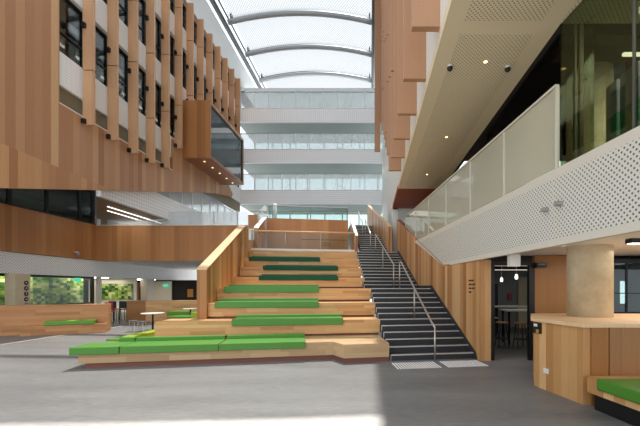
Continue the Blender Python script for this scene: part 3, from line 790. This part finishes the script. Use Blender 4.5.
# landing guard rail
ZT = 24 * RZ
t = thing('guard_rail', 'long level guard rail with glass along the top of the tiers', 'railing', (*st(-2.4, 8.75), ZT))
DG = dn(24) + 0.12
MB().tube([(*st(SL + 0.1, DG), ZT + 0.93), (*st(0.12, DG), ZT + 0.93)], 0.032, 10).build('rail', 'cap', t, smooth=True)
for s in (SL + 0.14, -3.22, -1.55, 0.11): MB().tube([(*st(s, DG), ZT + 0.001), (*st(s, DG), ZT + 0.92)], 0.026, 8).build('post', 'steel', t, smooth=True)
MB().fbox(st, SL + 0.1, 0.1, DG + 0.04, DG + 0.05, ZT + 0.12, ZT + 0.86).build('glass_panel', 'glass', t)
MB().fbox(st, SL + 0.1, 0.1, DG - 0.03, DG + 0.06, ZT + 0.001, ZT + 0.1).build('kerb', 'white', t)
# landing back wall and flanking balustrades
bwall = thing('timber_wall', 'timber board wall across the upper landing, behind the guard rail', 'wall', (*st(-2.2, 11.3), ZT))
MB().fbox(st, -4.45, 0.0, 11.3, 11.5, ZT + 0.002, 5.62).build('panel', 'band', bwall)
MB().fbox(st, -2.6, -0.1, 11.29, 11.3, ZT + 0.9, ZT + 0.93).build('joint_strip', 'brown', bwall)
MB().fbox(st, -4.4, 0.0, 11.36, 11.38, 5.62, 6.3).build('glass_panel', 'glass', bwall)
MB().tube([(*st(-4.4, 11.37), 6.32), (*st(0.0, 11.37), 6.32)], 0.03, 8).build('rail', 'steelg', bwall)
for s in (-4.3, -2.1, -0.05): MB().tube([(*st(s, 11.44), 5.62), (*st(s, 11.44), 6.32)], 0.025, 8).build('post', 'steelg', bwall)
m = MB()
p = [(-1.42, ZT + 0.72, 0.42), (-1.42, ZT + 0.6, 0.45)]
for s, z, wd in p: m.fbox(st, s, s + wd, 11.285, 11.298, z, z + 0.035)
tag(m.build('wall_lettering', 'ink'), 'two faint lines of lettering on the landing wall', 'lettering')
sloped_wall(st, 0.16, 0.3, [(9.1, ZT + 0.002, 4.42), (11.2, ZT + 0.002, 5.5), (11.6, ZT + 0.002, 5.62)], 'timber_balustrade', 'short sloping balustrade with a white cap at the right end of the landing wall', 'band', 'white')
t = sloped_wall(st, -4.75, -4.55, [(9.2, ZT + 0.002, 4.7), (9.4, ZT + 0.002, 4.8), (12.6, ZT + 0.002, 6.0)], 'timber_balustrade', 'sloping balustrade with white panels at the left end of the landing', 'band', 'white')
for i in range(5):
    d = 9.6 + i * 0.62; zt = 4.72 + (d - 9.2) * 0.4
    MB().ext([(*st(-4.66, d), zt + 0.14), (*st(-4.66, d + 0.5), zt + 0.33), (*st(-4.66, d + 0.5), zt + 0.85), (*st(-4.66, d), zt + 0.65)], (U[0] * 0.02, U[1] * 0.02, 0)).build('glass_panel', 'glassm', t)
cb = thing('timber_cabinet', 'upright timber panel with a white notice left of the landing stair', 'panel', (*st(-5.3, 10.9), ZT))
MB().fbox(st, -5.35, -4.78, 10.9, 11.0, ZT, 5.7).build('panel', 'band', cb)
MB().fbox(st, -5.32, -4.95, 10.885, 10.9, 4.35, 4.95).build('notice', 'lam', cb)
# upper floor behind
struct('floor', MB().box(-12.3, 1.0, 24.6, 39, 5.6, 5.95), 'grey', 'upper floor at the head of the stairs')
t = tag(MB().lathe((-7.6, 28, 5.95), [(0.14, 0), (0.14, 2.6)], 20).build('white_column', 'white', smooth=True), 'round white column left of the landing wall at the back', 'column')
for s0, s1, lb in ((0.03, 1.08, 'left pad of pale tactile studs at the foot of the stairs'), (1.22, 2.2, 'right pad of pale tactile studs at the foot of the stairs')):
    p = thing('tactile_pad', lb, 'tactile pad', (*st((s0 + s1) / 2, -0.5), 0), 'tactile pads at the stair foot')
    MB().fbox(st, s0, s1, -0.86, -0.2, 0.0005, 0.004).build('base_sheet', 'dgrey', p)
    m = MB(); nx, ny = 16, 11
    for i in range(nx):
        for j in range(ny):
            x, y = st(s0 + (i + 0.5) * (s1 - s0) / nx, -0.86 + (j + 0.5) * 0.66 / ny)
            m.lathe((x, y, 0.004), [(0.023, 0), (0.018, 0.007)], 8)
    o = m.build('studs', 'tactile', p); o['kind'] = 'stuff'

# ================================================================== RIGHT SIDE
# ground floor: door, timber panel, window, ceiling
YD = 8.7
dr = tag(bpy.data.objects.new('door_2', None), 'tall black framed opening into the dim room at right', None, None, 'structure'); COL.objects.link(dr); dr.location = (3.5, YD, 0)
MB().box(3.0, 3.1, YD, YD + 0.12, 0, 2.44).box(3.96, 4.1, YD, YD + 0.12, 0, 2.44).box(3.1, 3.96, YD, YD + 0.12, 2.36, 2.44).build('door_frame', 'black', dr)
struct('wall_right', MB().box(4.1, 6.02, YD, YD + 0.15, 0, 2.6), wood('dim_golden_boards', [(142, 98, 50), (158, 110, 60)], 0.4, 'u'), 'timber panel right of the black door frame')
struct('wall_right', MB().box(2.84, 2.99, YD - 0.05, YD + 0.15, 0, 2.5), 'wall', 'timber reveal left of the black door frame')
gw = tag(bpy.data.objects.new('window_7', None), 'black framed internal window behind the concrete column', None, None, 'structure'); COL.objects.link(gw); gw.location = (7.5, YD, 1.2)
MB().box(6.05, 10, YD + 0.05, YD + 0.07, 1.2, 2.5).build('pane', 'glass', gw)
MB().box(6.03, 10, YD, YD + 0.12, 2.42, 2.52).box(6.03, 10, YD, YD + 0.12, 1.13, 1.2).box(6.4, 6.43, YD + 0.03, YD + 0.09, 1.2, 2.42).box(6.05, 10, YD + 0.03, YD + 0.09, 1.66, 1.68).build('window_frame', 'black', gw)
struct('wall_right', MB().box(6.03, 10, YD, YD + 0.15, 0, 1.13), 'band', 'timber wall under the internal window')
struct('ceiling', MB().prism([(3.62, 2.0), (12, 2.0), (12, YD + 0.2), (2.78, YD + 0.2)], 2.62, 2.75), 'slat', 'slatted white ceiling over the right ground floor')
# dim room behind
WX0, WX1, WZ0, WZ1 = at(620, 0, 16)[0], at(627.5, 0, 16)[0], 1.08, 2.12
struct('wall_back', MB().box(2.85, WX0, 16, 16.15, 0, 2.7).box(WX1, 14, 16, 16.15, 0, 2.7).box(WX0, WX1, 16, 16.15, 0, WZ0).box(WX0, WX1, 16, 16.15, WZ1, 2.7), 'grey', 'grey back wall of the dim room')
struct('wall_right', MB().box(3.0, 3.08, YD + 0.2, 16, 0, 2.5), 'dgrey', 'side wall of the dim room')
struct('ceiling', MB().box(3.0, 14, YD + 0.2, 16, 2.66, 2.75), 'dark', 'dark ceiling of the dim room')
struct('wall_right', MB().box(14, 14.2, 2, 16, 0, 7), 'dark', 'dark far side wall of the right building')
tag(MB().box(*[at(491, 0, 15.9)[0], at(498, 0, 15.9)[0]], 15.9, 15.99, 0, 2.0).build('dark_panel', 'black'), 'dark door leaf on the back wall of the dim room', 'panel')
tag(MB().box(at(519, 0, 15.8)[0], at(530, 0, 15.8)[0], 15.85, 15.95, 0, 2.3).build('pale_panel', 'soffit'), 'pale upright panel at the right of the dim room', 'panel')
t = tag(MB().box(at(508, 0, 15.9)[0], at(511.5, 0, 15.9)[0], 15.9, 15.98, 1.25, 1.55).build('fire_hose_cabinet', 'red'), 'small red fire cabinet on the back wall of the dim room', 'cabinet')
for i, (px, y, z) in enumerate(((516.4, 12.0, 2.1), (501.6, 14.0, 2.05))):
    x = at(px, 0, y)[0]
    t = thing('pendant_lamp', ['small pendant lamp nearer the doorway of the dim room', 'small pendant lamp deeper in the dim room'][i], 'lamp', (x, y, z), 'pendant lamps of the dim room')
    MB().lathe((x, y, z), [(0.03, 0), (0.05, 0.03), (0.05, 0.11), (0.025, 0.17)], 12).build('lamp_shade', 'strip', t)
    MB().tube([(x, y, z + 0.17), (x, y, 2.655)], 0.007, 6).build('cord', 'lam', t)
for i, (y, z) in enumerate(((11.0, 2.38), (11.6, 2.55 - 0.0))):
    tag(MB().box(3.3, 5.6, y, y + 0.04, z - 0.02, z).build('light_rail', 'stripd'), ['lower of two linear lights across the dim room', 'upper of two linear lights across the dim room'][i], 'light', 'linear lights of the dim room')
def high_table(x0, x1, y0, y1, label):
    t = thing('bar_table', label, 'table', ((x0 + x1) / 2, (y0 + y1) / 2, 0), 'white topped bar tables of the dim room')
    MB().box(x0, x1, y0, y1, 1.06, 1.1).build('table_top', 'lam', t)
    for x in (x0 + 0.08, x1 - 0.13):
        for y in (y0 + 0.06, y1 - 0.11): MB().box(x, x + 0.05, y, y + 0.05, 0, 1.06).build('leg', 'black', t)
high_table(4.3, 6.4, 11.0, 11.7, 'white bar table nearer the doorway of the dim room')
high_table(4.4, 6.6, 13.4, 14.1, 'white bar table deeper in the dim room')
def stool(x, y, label):
    t = thing('bar_stool', label, 'stool', (x, y, 0), 'timber seated bar stools of the dim room')
    MB().lathe((x, y, 0.72), [(0.18, 0), (0.19, 0.01), (0.19, 0.03), (0.17, 0.04)], 20).build('seat', 'band', t)
    for a in range(4):
        q = R(45 + 90 * a)
        MB().tube([(x + 0.13 * math.cos(q), y + 0.13 * math.sin(q), 0.719), (x + 0.22 * math.cos(q), y + 0.22 * math.sin(q), 0.0)], 0.015, 6).build('leg', 'black', t)
    MB().lathe((x, y, 0.25), [(0.175, 0), (0.19, 0.0), (0.19, 0.02), (0.175, 0.02)], 16).build('foot_ring', 'black', t)
    return t
b0 = stool(4.55, 10.6, 'bar stool nearest the right door jamb in the dim room')
dup(b0, (4.05, 10.75, 0), 'second bar stool from the right door jamb in the dim room')
dup(b0, (4.35, 12.4, 0), 'bar stool between the two white bar tables, right')
dup(b0, (4.0, 12.6, 0), 'bar stool between the two white bar tables, left')

gw = tag(bpy.data.objects.new('window_8', None), 'small bright window with greenery at the back of the right rooms', None, None, 'structure'); COL.objects.link(gw); gw.location = (WX0, 16, WZ0)
MB().box(WX0, WX1, 16.05, 16.06, WZ0, WZ1).build('pane', 'glass', gw)
sh = MB(); random.seed(3)
for i in range(420):
    x, y, z = WX0 - 0.1 + random.random() * 0.6, 16.7 + random.random() * 0.3, 0.9 + random.random() * 1.3
    q = random.random() * 6.28; r = 0.05 + 0.05 * random.random()
    sh.ext([(x, y, z), (x + r * math.cos(q), y - r * 0.3, z + r * math.sin(q)), (x + r * 1.5 * math.cos(q + .7), y, z + r * 1.5 * math.sin(q + .7))], (0, 0.01, 0))
tag(sh.build('shrub', 'leaf'), 'green shrub outside the small bright window at far right', 'shrub')

# counter, concrete column, bench at right
CT = [(3.01, 6.46), (3.27, 5.38), (6.6, 5.38), (6.6, 7.6), (3.52, 7.6)]
cx_, cy_ = 4.4, 6.6
t = thing('timber_counter', 'tall timber board counter wrapping the concrete column at right', 'counter', (cx_, cy_, 0))
MB().prism([(3.03, 6.46), (3.285, 5.4), (6.6, 5.4), (6.6, 7.6), (3.54, 7.6)], 0.0, 1.19).build('body', 'counter', t)
MB().prism([(2.985, 6.5), (3.255, 5.365), (6.62, 5.365), (6.62, 7.62), (3.5, 7.62)], 1.192, 1.245).build('top', 'cap', t)
def relief(x0, x1, z0, z1, mat):
    MB().box(x0, x1, 5.37, 5.399, z0, z1).build('panel', mat, t)
relief(3.4, 3.66, 0.0, 1.19, wood('deep_golden_panel', [(150, 98, 48), (160, 108, 56)], 0.3, 'u'))
relief(3.68, 4.6, 0.0, 1.19, wood('brown_end_panel', [(150, 104, 64), (162, 116, 74), (156, 108, 68)], 0.35, 'u'))
relief(4.62, 6.5, 0.0, 1.19, 'counter')
so = thing('power_outlet', 'white power outlet low on the counter front at right', 'outlet', (3.12, 6.0, 0.33))
fo, Lo = seg_frame((3.03, 6.46), (3.285, 5.4))
sx = s_at(fo, 546.5, 0)
MB().fbox(fo, sx - 0.06, sx + 0.06, -0.014, -0.001, 0.30, 0.385).build('plate', 'lam', so)
MB().fbox(fo, sx + 0.0, sx + 0.035, -0.018, -0.014, 0.325, 0.36).build('switch', 'offwhite', so)
ph = thing('card_reader', 'small black wall unit with a white label on the counter corner', 'device', (3.02, 6.42, 1.0))
MB().fbox(fo, 0.0, 0.2, -0.03, -0.001, 0.98, 1.17).build('case', 'black', ph)
MB().fbox(fo, 0.03, 0.12, -0.034, -0.03, 1.1, 1.15).build('label', 'lam', ph)
MB().fbox(fo, 0.11, 0.16, -0.05, -0.03, 0.99, 1.05).build('knob', 'tan', ph)
t = thing('concrete_column', 'thick round raw concrete column standing in the timber counter', 'column', (4.34, 6.92, 1.246))
MB().lathe((4.34, 6.92, 1.246), [(0.395, 0), (0.395, 4.78)], 48).build('shaft', 'concrete', t, smooth=True)
BP = [(3.385, 5.36), (3.60, 4.5), (3.95, 3.1), (5.2, 3.1), (5.2, 5.36)]
t = thing('bench', 'timber edged bench with a black plinth at the right edge of the picture', 'bench', (4.3, 4.4, 0))
MB().prism([(3.22, 5.19), (3.596, 3.1), (5.2, 3.1), (5.2, 5.36), (3.36, 5.36)], 0.26, 0.455).build('seat_frame', 'counter', t)
MB().prism([(3.33, 5.19), (3.7, 3.1), (5.2, 3.1), (5.2, 5.3), (3.42, 5.3)], 0.0, 0.259).build('plinth', 'black', t)
m = MB()
prof = [(-0.04, 0.355), (-0.04, 0.515), (1.3, 0.515), (1.3, 0.457), (-0.006, 0.457), (-0.006, 0.355)]
m.ext([(3.258 + a, 4.98, z) for a, z in prof], (0.338, -1.88, 0))
tag(m.build('bench_cushion', 'green', bev=0.025), 'thick green cushion on the bench at the right edge of the picture', 'cushion')

# first floor edge: perforated spandrel, screens, glass
def ex(Y): return 3.02 - 0.132 * (Y - 5.69)
def eb(Y): return ex(Y) + 0.06
YS0, YS1 = 1.5, 17.2
sp = thing('balcony', 'large perforated cream balcony front at right, above the door', 'balcony', (2.7, 6, 2.5))
ZA = 3.74
def quad(y0, y1, z0, z1, dx=0.0):
    def xx(y, z):
        q = (z - 2.5) / (ZA - 2.5); return eb(y) * (1 - q) + ex(y) * q + dx
    return [(xx(y0, z0), y0, z0), (xx(y1, z0), y1, z0), (xx(y1, z1), y1, z1), (xx(y0, z1), y0, z1)]
MB().ext(quad(YS0, YS1, 2.5, 2.62), (0.1, 0, 0)).build('lower_trim', 'offwhite', sp)
MB().ext(quad(YS0, YS1, 2.62, 3.6), (0.1, 0, 0)).build('perforated_panel', 'perf', sp)
MB().ext(quad(YS0, YS1, 3.6, ZA), (0.1, 0, 0)).build('upper_trim', 'offwhite', sp)
for yv in (5.78,): MB().ext(quad(yv - 0.006, yv + 0.006, 2.5, ZA, -0.003), (0.002, 0, 0)).build('joint', 'soffit', sp)
struct('floor', MB().prism([(ex(YS0) + 0.12, YS0), (13.9, YS0), (13.9, 20), (ex(20) + 0.12, 20), (ex(YS1) + 0.12, YS1)], ZA - 0.3, ZA), 'dark', 'first floor slab at right')
bal = thing('balustrade_screen', 'row of pale screened balustrade panels rising over the perforated balcony front', 'balustrade', (ex(9), 9, ZA))
ZB = 5.08
YP = [5.72, 7.4, 9.1, 10.9, 12.7, 14.5, 16.3]
for a, b in zip(YP[:-1], YP[1:]):
    MB().ext([(ex(a + .03) + 0.04, a + .03, ZA + 0.03), (ex(b - .03) + 0.04, b - .03, ZA + 0.03), (ex(b - .03) + 0.04, b - .03, ZB), (ex(a + .03) + 0.04, a + .03, ZB)], (0.015, 0, 0)).build('screen_panel', 'glassb', bal)
for y in YP: MB().box(ex(y) + 0.02, ex(y) + 0.07, y - 0.025, y + 0.025, ZA + 0.002, ZB + 0.01).build('post', 'offwhite', bal)
MB().ext([(ex(YP[0]) + 0.01, YP[0], ZB + 0.012), (ex(YP[-1]) + 0.01, YP[-1], ZB + 0.012), (ex(YP[-1]) + 0.01, YP[-1], ZB + 0.05), (ex(YP[0]) + 0.01, YP[0], ZB + 0.05)], (0.07, 0, 0)).build('top_rail', 'offwhite', bal)
MB().ext([(ex(YS0) + 0.0, YP[0], ZA + 0.001), (ex(YP[-1]), YP[-1], ZA + 0.001), (ex(YP[-1]), YP[-1], ZA + 0.025), (ex(YP[0]), YP[0], ZA + 0.025)], (0.08, 0, 0)).build('base_rail', 'offwhite', bal) if False else None
# tall glass near the viewer
ZS = 6.03
gw = tag(bpy.data.objects.new('window_9', None), 'tall frameless glass wall of the first floor room at upper right', None, None, 'structure'); COL.objects.link(gw); gw.location = (3.1, 4, ZA)
for a, b in ((4.30, 5.62), (1.5, 4.285)):
    MB().ext([(ex(a) + 0.03, a, ZA + 0.01), (ex(b) + 0.03, b, ZA + 0.01), (ex(b) + 0.03, b, ZS), (ex(a) + 0.03, a, ZS)], (0.012, 0, 0)).build('pane', 'glassg', gw)
MB().box(ex(5.62) + 0.03, 3.6, 5.62, 5.635, ZA + 0.01, ZS).build('pane', 'glassg', gw)
MB().box(ex(4.29) + 0.02, ex(4.29) + 0.05, 4.28, 4.305, ZA + 0.01, ZS).build('glass_joint', 'dgrey', gw)
MB().box(3.28, 3.31, 5.6, 5.65, ZA + 0.01, ZS).box(3.36, 3.42, 5.6, 5.65, ZA + 0.01, ZS).build('window_frame', 'olive', gw)
# soffit of the upper floors
def lx(z=ZS): return 0.283 * (z - 1.8)
XS = 1.2
YW = 14.9
def edge(Y): return 3.05
struct('ceiling', MB().prism([(XS, -6), (3.05, -6), (3.05, YW), (XS, YW)], ZS, ZS + 0.2), 'soffit', 'cream soffit band over the right walkway')
m = MB()
YJ = [(-3, 4.25), (4.6, 9.2), (9.2, 14.8)]
PS = [(-6.0, 5.52), (5.82, 14.7)]
for a, b in PS: m.prism([(XS + 0.29, a), (2.72, a), (2.72, b), (XS + 0.29, b)], ZS - 0.012, ZS - 0.001)
struct('ceiling', m, 'perfs', 'perforated panels of the right soffit')
struct('ceiling', MB().box(3.05, 8.0, -6, 5.6, ZS, ZS + 0.2), 'perfs', 'perforated ceiling inside the glass room')
struct('ceiling', MB().prism([(XS, YW), (8, YW), (8, 18.6), (XS, 18.6)], ZS, ZS + 0.2), 'redwood', 'red brown timber soffit at the end of the right walkway')
struct('ceiling', MB().box(XS, 8, 18.6, 30, ZS - 0.05, ZS + 0.2), 'offwhite', 'white soffit beyond the red brown timber')
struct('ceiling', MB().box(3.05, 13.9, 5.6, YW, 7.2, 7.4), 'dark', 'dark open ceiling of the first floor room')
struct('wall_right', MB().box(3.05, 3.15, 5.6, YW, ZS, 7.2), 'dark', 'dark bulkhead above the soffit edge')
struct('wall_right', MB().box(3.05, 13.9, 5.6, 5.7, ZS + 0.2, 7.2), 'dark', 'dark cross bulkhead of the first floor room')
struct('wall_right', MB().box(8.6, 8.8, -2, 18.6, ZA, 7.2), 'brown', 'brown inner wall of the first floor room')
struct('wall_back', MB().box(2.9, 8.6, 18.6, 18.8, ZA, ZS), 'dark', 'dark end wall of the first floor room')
for i, (y, x) in enumerate(((7.2, 4.0), (9.0, 4.6), (11.5, 4.0))):
    tag(MB().box(x, x + 2.6, y, y + 0.5, 6.75, 7.0).build('ceiling_duct', 'brown'), ['brown ceiling duct nearest the glass room', 'middle brown ceiling duct over the first floor room', 'farthest brown ceiling duct over the first floor room'][i], 'duct', 'ducts under the dark ceiling')
# added panels behind the glass, lilac standing in for a reflection
for i, (y0, y1) in enumerate(((4.0, 4.7), (4.85, 5.2), (5.28, 5.52))):
    t = thing('desk_screen', ['lilac over green desk screen nearest the right picture edge', 'lilac over green desk screen beside the concrete column', 'narrow lilac over green desk screen at the glass corner'][i], 'screen', (3.75, (y0 + y1) / 2, ZA), 'desk screens behind the tall glass')
    MB().box(3.72, 3.77, y0, y1, 4.45, 4.95).build('upper_panel', 'lilac', t)
    MB().box(3.72, 3.77, y0, y1, ZA, 4.44).build('lower_panel', 'egreen', t)
for i, (y, x) in enumerate(((4.4, 5.0), (6.2, 5.4))):
    tag(MB().box(x - 0.9, x + 0.9, y, y + 0.05, ZS - 0.1, ZS - 0.05).build('light_rail', 'strip'), ['linear light in the glass room, nearer the picture edge', 'linear light in the glass room, beyond the column'][i], 'light', 'linear lights of the glass room')
# white cladding and fins of the upper right facade
struct('wall_right', MB().box(XS, XS + 0.3, -6, 18.6, ZS + 0.2, 23.6), 'clad', 'white line clad wall behind the right timber fins')
struct('wall_right', MB().box(XS, XS + 0.3, 18.6, 34, 3.6, 23.6), 'clad', 'white clad wall past the red brown soffit')
rz = [6.03, 6.03, 6.03, 6.03, 6.03, 6.08, 7.25, 8.2, 9.2, 10.1, 11.0, 12.0, 13.0, 13.6, 14.4]
for i in range(15):
    y = 5.98 + 1.49 * i
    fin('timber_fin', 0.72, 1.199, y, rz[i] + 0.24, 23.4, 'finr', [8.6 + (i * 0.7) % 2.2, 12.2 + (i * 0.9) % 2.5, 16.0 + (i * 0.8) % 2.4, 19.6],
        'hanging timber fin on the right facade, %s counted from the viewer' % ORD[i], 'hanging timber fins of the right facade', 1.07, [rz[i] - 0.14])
struct('wall_right', MB().box(0.32, 0.72, 24.5, 24.7, 11.4, 23.4), 'finr', 'flat timber return panel at the far end of the right fins')
# soffit fittings
def spot(px, py, label):
    x, y = (px - CX) * (ZS - H) / (CY - py), F * (ZS - H) / (CY - py)
    t = thing('security_camera', label, 'camera', (x, y, ZS - 0.1), 'dome cameras of the right soffit')
    MB().lathe((x, y, ZS - 0.05), [(0.05, 0), (0.05, 0.036)], 16).build('mount', 'lam', t)
    MB().lathe((x, y, ZS - 0.12), [(0.015, 0), (0.05, 0.03), (0.055, 0.07)], 16).build('dome', 'black', t, smooth=True)
spot(450, 65, 'black dome camera on the soffit near its left edge')
spot(507.5, 66, 'black dome camera on the soffit near the dark room')
for i, (px, py) in enumerate(((485.5, 61), (446.5, 136.5), (427, 174))):
    x, y = (px - CX) * (ZS - H) / (CY - py), F * (ZS - H) / (CY - py)
    t = thing('downlight', ['warm lit downlight nearest the viewer in the right soffit', 'middle warm lit downlight of the right soffit', 'farthest warm lit downlight of the right soffit'][i], 'light', (x, y, ZS - 0.03), 'downlights of the right soffit')
    MB().lathe((x, y, ZS - 0.016), [(0.055, 0), (0.055, 0.003)], 16).build('rim', 'offwhite', t)
    MB().lathe((x, y, ZS - 0.02), [(0.035, 0), (0.035, 0.0035)], 16).build('lens', 'lampw', t)
# small fittings below the right ceiling
x, y, z = at(512, 266, 7.4)
ZC = 2.62
t = thing('exit_sign', 'white box exit sign hanging from the ceiling before the black door', 'sign', (3.15, 7.5, 2.3))
MB().box(2.98, 3.2, 7.45, 7.6, 2.26, 2.52).build('case', 'lam', t)
MB().box(3.201, 3.215, 7.47, 7.58, 2.28, 2.5).build('lit_face', wood('pale_lit_face', [(196, 206, 222), (206, 214, 228)], 1, 'u'), t)
MB().box(3.06, 3.12, 7.5, 7.55, 2.52, 2.619).build('hanger', 'lam', t)
t = thing('sensor', 'small white dome sensor on the ceiling beside the concrete column', 'sensor', (3.55, 6.4, 2.55))
MB().lathe((3.5, 6.35, 2.54), [(0.02, 0), (0.06, 0.03), (0.065, 0.079)], 16).build('dome', 'lam', t, smooth=True)
t = thing('door_sensor', 'small black sensor box above the right door jamb', 'sensor', (4.15, 8.6, 2.25))
MB().box(4.08, 4.32, 8.56, 8.7, 2.3, 2.42).build('case', 'black', t)
MB().box(4.12, 4.28, 8.55, 8.56, 2.37, 2.395).build('label', 'grey', t)
t = thing('ceiling_lamp', 'dark rectangular ceiling lamp at the right picture edge', 'lamp', (4.55, 5.8, 2.5))
MB().box(4.3, 5.2, 5.75, 5.9, 2.54, 2.619).build('housing', 'black', t)
MB().box(4.32, 5.18, 5.77, 5.88, 2.532, 2.54).build('diffuser', 'lamp', t)
t = thing('camera_pair', 'small grey camera pair on the perforated balcony front', 'camera', (ex(5.3), 5.6, 3.1))
for py, dz in ((5.9, 0.0), (5.55, 0.02)):
    xx = (eb(py) + ex(py)) / 2
    MB().box(xx - 0.11, xx + 0.01, py, py + 0.09, 3.1 + dz, 3.16 + dz).build('body', 'grey', t)
sx = atx(78, 252.5, -LX + 0.2)
t = thing('security_camera', 'small white bracket camera on the far left timber balcony front', 'camera', (-LX + 0.15, sx[1], sx[2]))
MB().box(-LX + 0.001, -LX + 0.2, sx[1] - 0.04, sx[1] + 0.04, sx[2], sx[2] + 0.05).build('bracket', 'lam', t)
MB().lathe((-LX + 0.2, sx[1], sx[2] - 0.16), [(0.04, 0), (0.09, 0.05), (0.09, 0.159)], 16).build('dome', 'grey', t, smooth=True)
t = thing('stuffed_figure', 'orange tan soft figure behind the upper left window', 'figure', (-13.3, 14.9, 12.0)) if False else None
m = MB().lathe((-13.2, 14.55, 11.5), [(0.22, 0), (0.3, 0.25), (0.22, 0.6), (0.1, 0.8)], 20)
fig = m.build('draped_chair', 'tan', smooth=True)
tag(fig, 'tan rounded chair back behind the upper left window', 'chair')

# ================================================================== LIGHT, CAMERA
w = bpy.data.worlds.new('sky'); SC.world = w; w.use_nodes = True
bg = w.node_tree.nodes['Background']; bg.inputs[0].default_value = (0.86, 0.93, 1.0, 1); bg.inputs[1].default_value = 1.3
def sun(rx, rz, e, ang):
    l = bpy.data.lights.new('sun', 'SUN'); l.energy = e; l.angle = R(ang); l.color = (1, 0.95, 0.87)
    o = bpy.data.objects.new('sun', l); COL.objects.link(o); o.rotation_euler = (R(rx), 0, R(rz)); o.location = (0, 20, 40)
sun(-25, 0, 16, 0.53)
def area(loc, rot, sx, sy, e, c=(1, 0.93, 0.82)):  # used for ceiling fixtures and for added interior fill
    l = bpy.data.lights.new('area', 'AREA'); l.shape = 'RECTANGLE'; l.size = sx; l.size_y = sy; l.energy = e; l.color = c
    o = bpy.data.objects.new('ceiling_lamp_light', l); COL.objects.link(o); o.location = loc; o.rotation_euler = rot
area((-19.5, 20, 2.44), (0, 0, 0), 2.5, 12, 160)
area((-14, 28, 2.3), (0, 0, 0), 3, 3, 60)
area((5, 12, 2.6), (0, 0, 0), 3, 4, 12)
area((5.2, 3.8, 5.95), (0, 0, 0), 2.5, 3, 220)  # added fill, brightens the inside of the glass room
for zz in (9.9, 13.88, 17.84, 21.0): area((-5.5, 36.3, zz), (0, 0, 0), 13, 2.5, 130, (1, 0.98, 0.95))  # added fill under each slab, brightens rear glass and parapets
area((6.0, 6.6, 2.5), (0, 0, 0), 3, 2.5, 45, (1, 0.97, 0.92))
area((-19.6, 17, 8.8), (0, 0, 0), 3, 10, 350)  # added fill, lightens the interior behind the dark gallery glazing
area((-15, 22, 6.0), (0, 0, 0), 2, 6, 30)
cam = bpy.data.cameras.new('camera'); co = bpy.data.objects.new('camera', cam); COL.objects.link(co)
co.location = (0, 0, H); co.rotation_euler = (R(90), 0, 0)
cam.sensor_width = 36; cam.sensor_fit = 'HORIZONTAL'; cam.lens = F / 640 * 36
cam.shift_x = -(CX - 320) / 640; cam.shift_y = (CY - 213) / 640
cam.clip_end = 300
SC.camera = co
vs = SC.view_settings
vs.view_transform = 'Standard'; vs.look = 'None'; vs.gamma = 1; vs.exposure = 0.45; vs.use_curve_mapping = False
SC.cycles.max_bounces = 10; SC.cycles.transparent_max_bounces = 16; SC.cycles.diffuse_bounces = 5
SC.cycles.sample_clamp_indirect = 8
